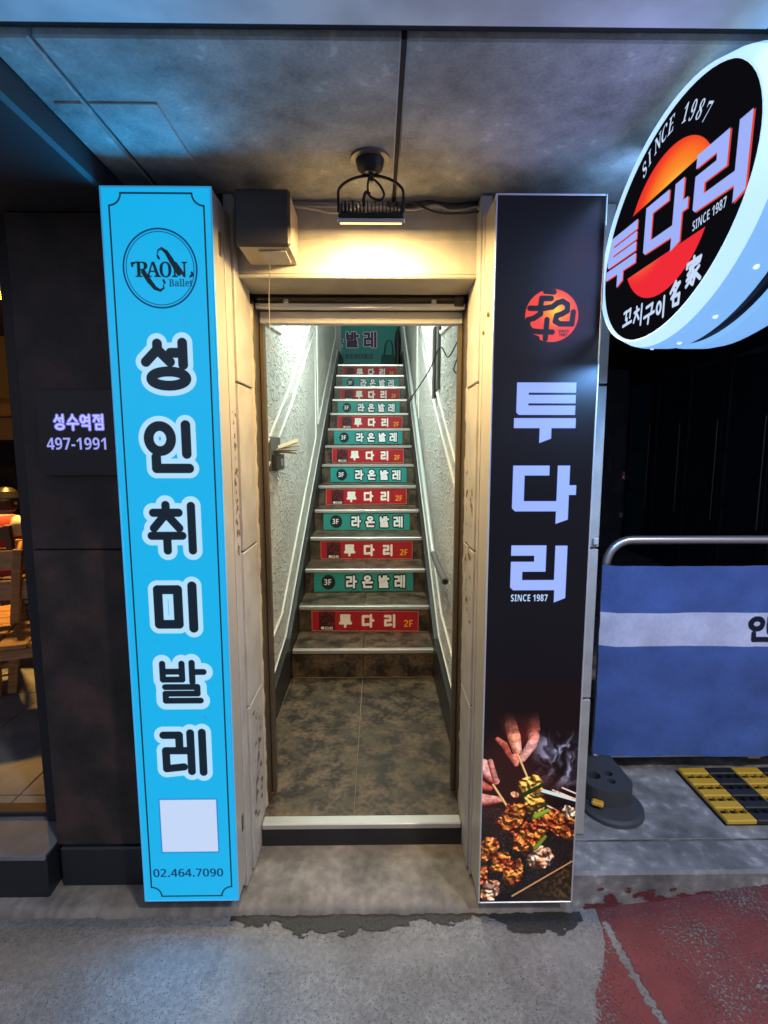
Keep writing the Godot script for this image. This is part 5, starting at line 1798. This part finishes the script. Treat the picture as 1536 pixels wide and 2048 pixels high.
	var nb := thing("meter_box", "pale double switch box on the black alley end wall", "meter box", Vector3(3.3, 1.4, -7.69))
	box(nb, "case", Vector3(3.40, 1.33, -7.698), Vector3(3.50, 1.52, -7.64), mt.foam_grey, 0.005)
	box(nb, "case", Vector3(3.512, 1.33, -7.698), Vector3(3.61, 1.52, -7.64), mt.foam_grey, 0.005)
	var al := thing("alarm_box", "small white keypad box with a red lamp on the alley end wall", "keypad", Vector3(3.65, 1.17, -7.69))
	box(al, "case", Vector3(3.66, 1.17, -7.698), Vector3(3.73, 1.29, -7.65), mt.paper_white, 0.005)
	box(al, "indicator_lamp", Vector3(3.665, 1.20, -7.649), Vector3(3.677, 1.212, -7.645), glow_mat("red_indicator", Color8(255, 60, 50), 1.0), 0.001)
	var ol := thing("wall_socket", "small white wall socket low on the alley end wall", "socket", Vector3(3.7, 0.62, -7.69))
	box(ol, "case", Vector3(3.66, 0.60, -7.698), Vector3(3.71, 0.67, -7.66), mt.paper_white, 0.004)
	# street lamp added unseen behind the viewer to brighten the street
	var sl := thing("added_street_lamp", "added unseen grey street lamp post with a flat white lamp head beside the street", "street lamp", Vector3(2.6, 0, 2.9))
	part(sl, "post", lathe_mesh([Vector2(0.0, 5.3), Vector2(0.045, 5.3), Vector2(0.075, 0.5), Vector2(0.11, 0.45), Vector2(0.11, 0.0)], 20), mt.steel, Vector3(2.6, 0, 2.9))
	tube(sl, "arm", curve([Vector3(2.6, 5.2, 2.9), Vector3(2.6, 5.46, 2.7), Vector3(2.6, 5.5, 2.3)]), 0.03, mt.steel, 8)
	box(sl, "lamp_head", Vector3(2.32, 5.42, 1.84), Vector3(2.88, 5.50, 2.32), mt.foam_grey, 0.02)
	box(sl, "lamp_lens", Vector3(2.35, 5.40, 1.89), Vector3(2.85, 5.419, 2.11), glow_mat("added_lamp_glow", Color(1.0, 0.96, 0.93), 4.0), 0.004)
	# the storeys above, which close the soffit, the stairwell and the shops
	var up := thing("building", "dark upper storeys of the building above the concrete soffit", "building", Vector3(0, 2.8, -5))
	box(up, "front_wall", Vector3(-6.0, 2.79, -1.0), Vector3(6.2, 6.0, -0.74), mt.beam_paint, 0.01)
	box(up, "roof", Vector3(-6.0, 6.001, -9.9), Vector3(6.2, 6.2, -0.74), mt.dark_core, 0.01)
	box(up, "back_wall", Vector3(-6.0, 0.0, -9.9), Vector3(6.2, 6.0, -9.7), mt.dark_core, 0.01)
	box(up, "side_wall", Vector3(-6.2, 0.0, -9.9), Vector3(-6.001, 6.2, -0.74), mt.dark_core, 0.01)
	box(up, "side_wall", Vector3(6.001, 0.15, -9.9), Vector3(6.2, 6.2, -0.74), mt.dark_core, 0.01)
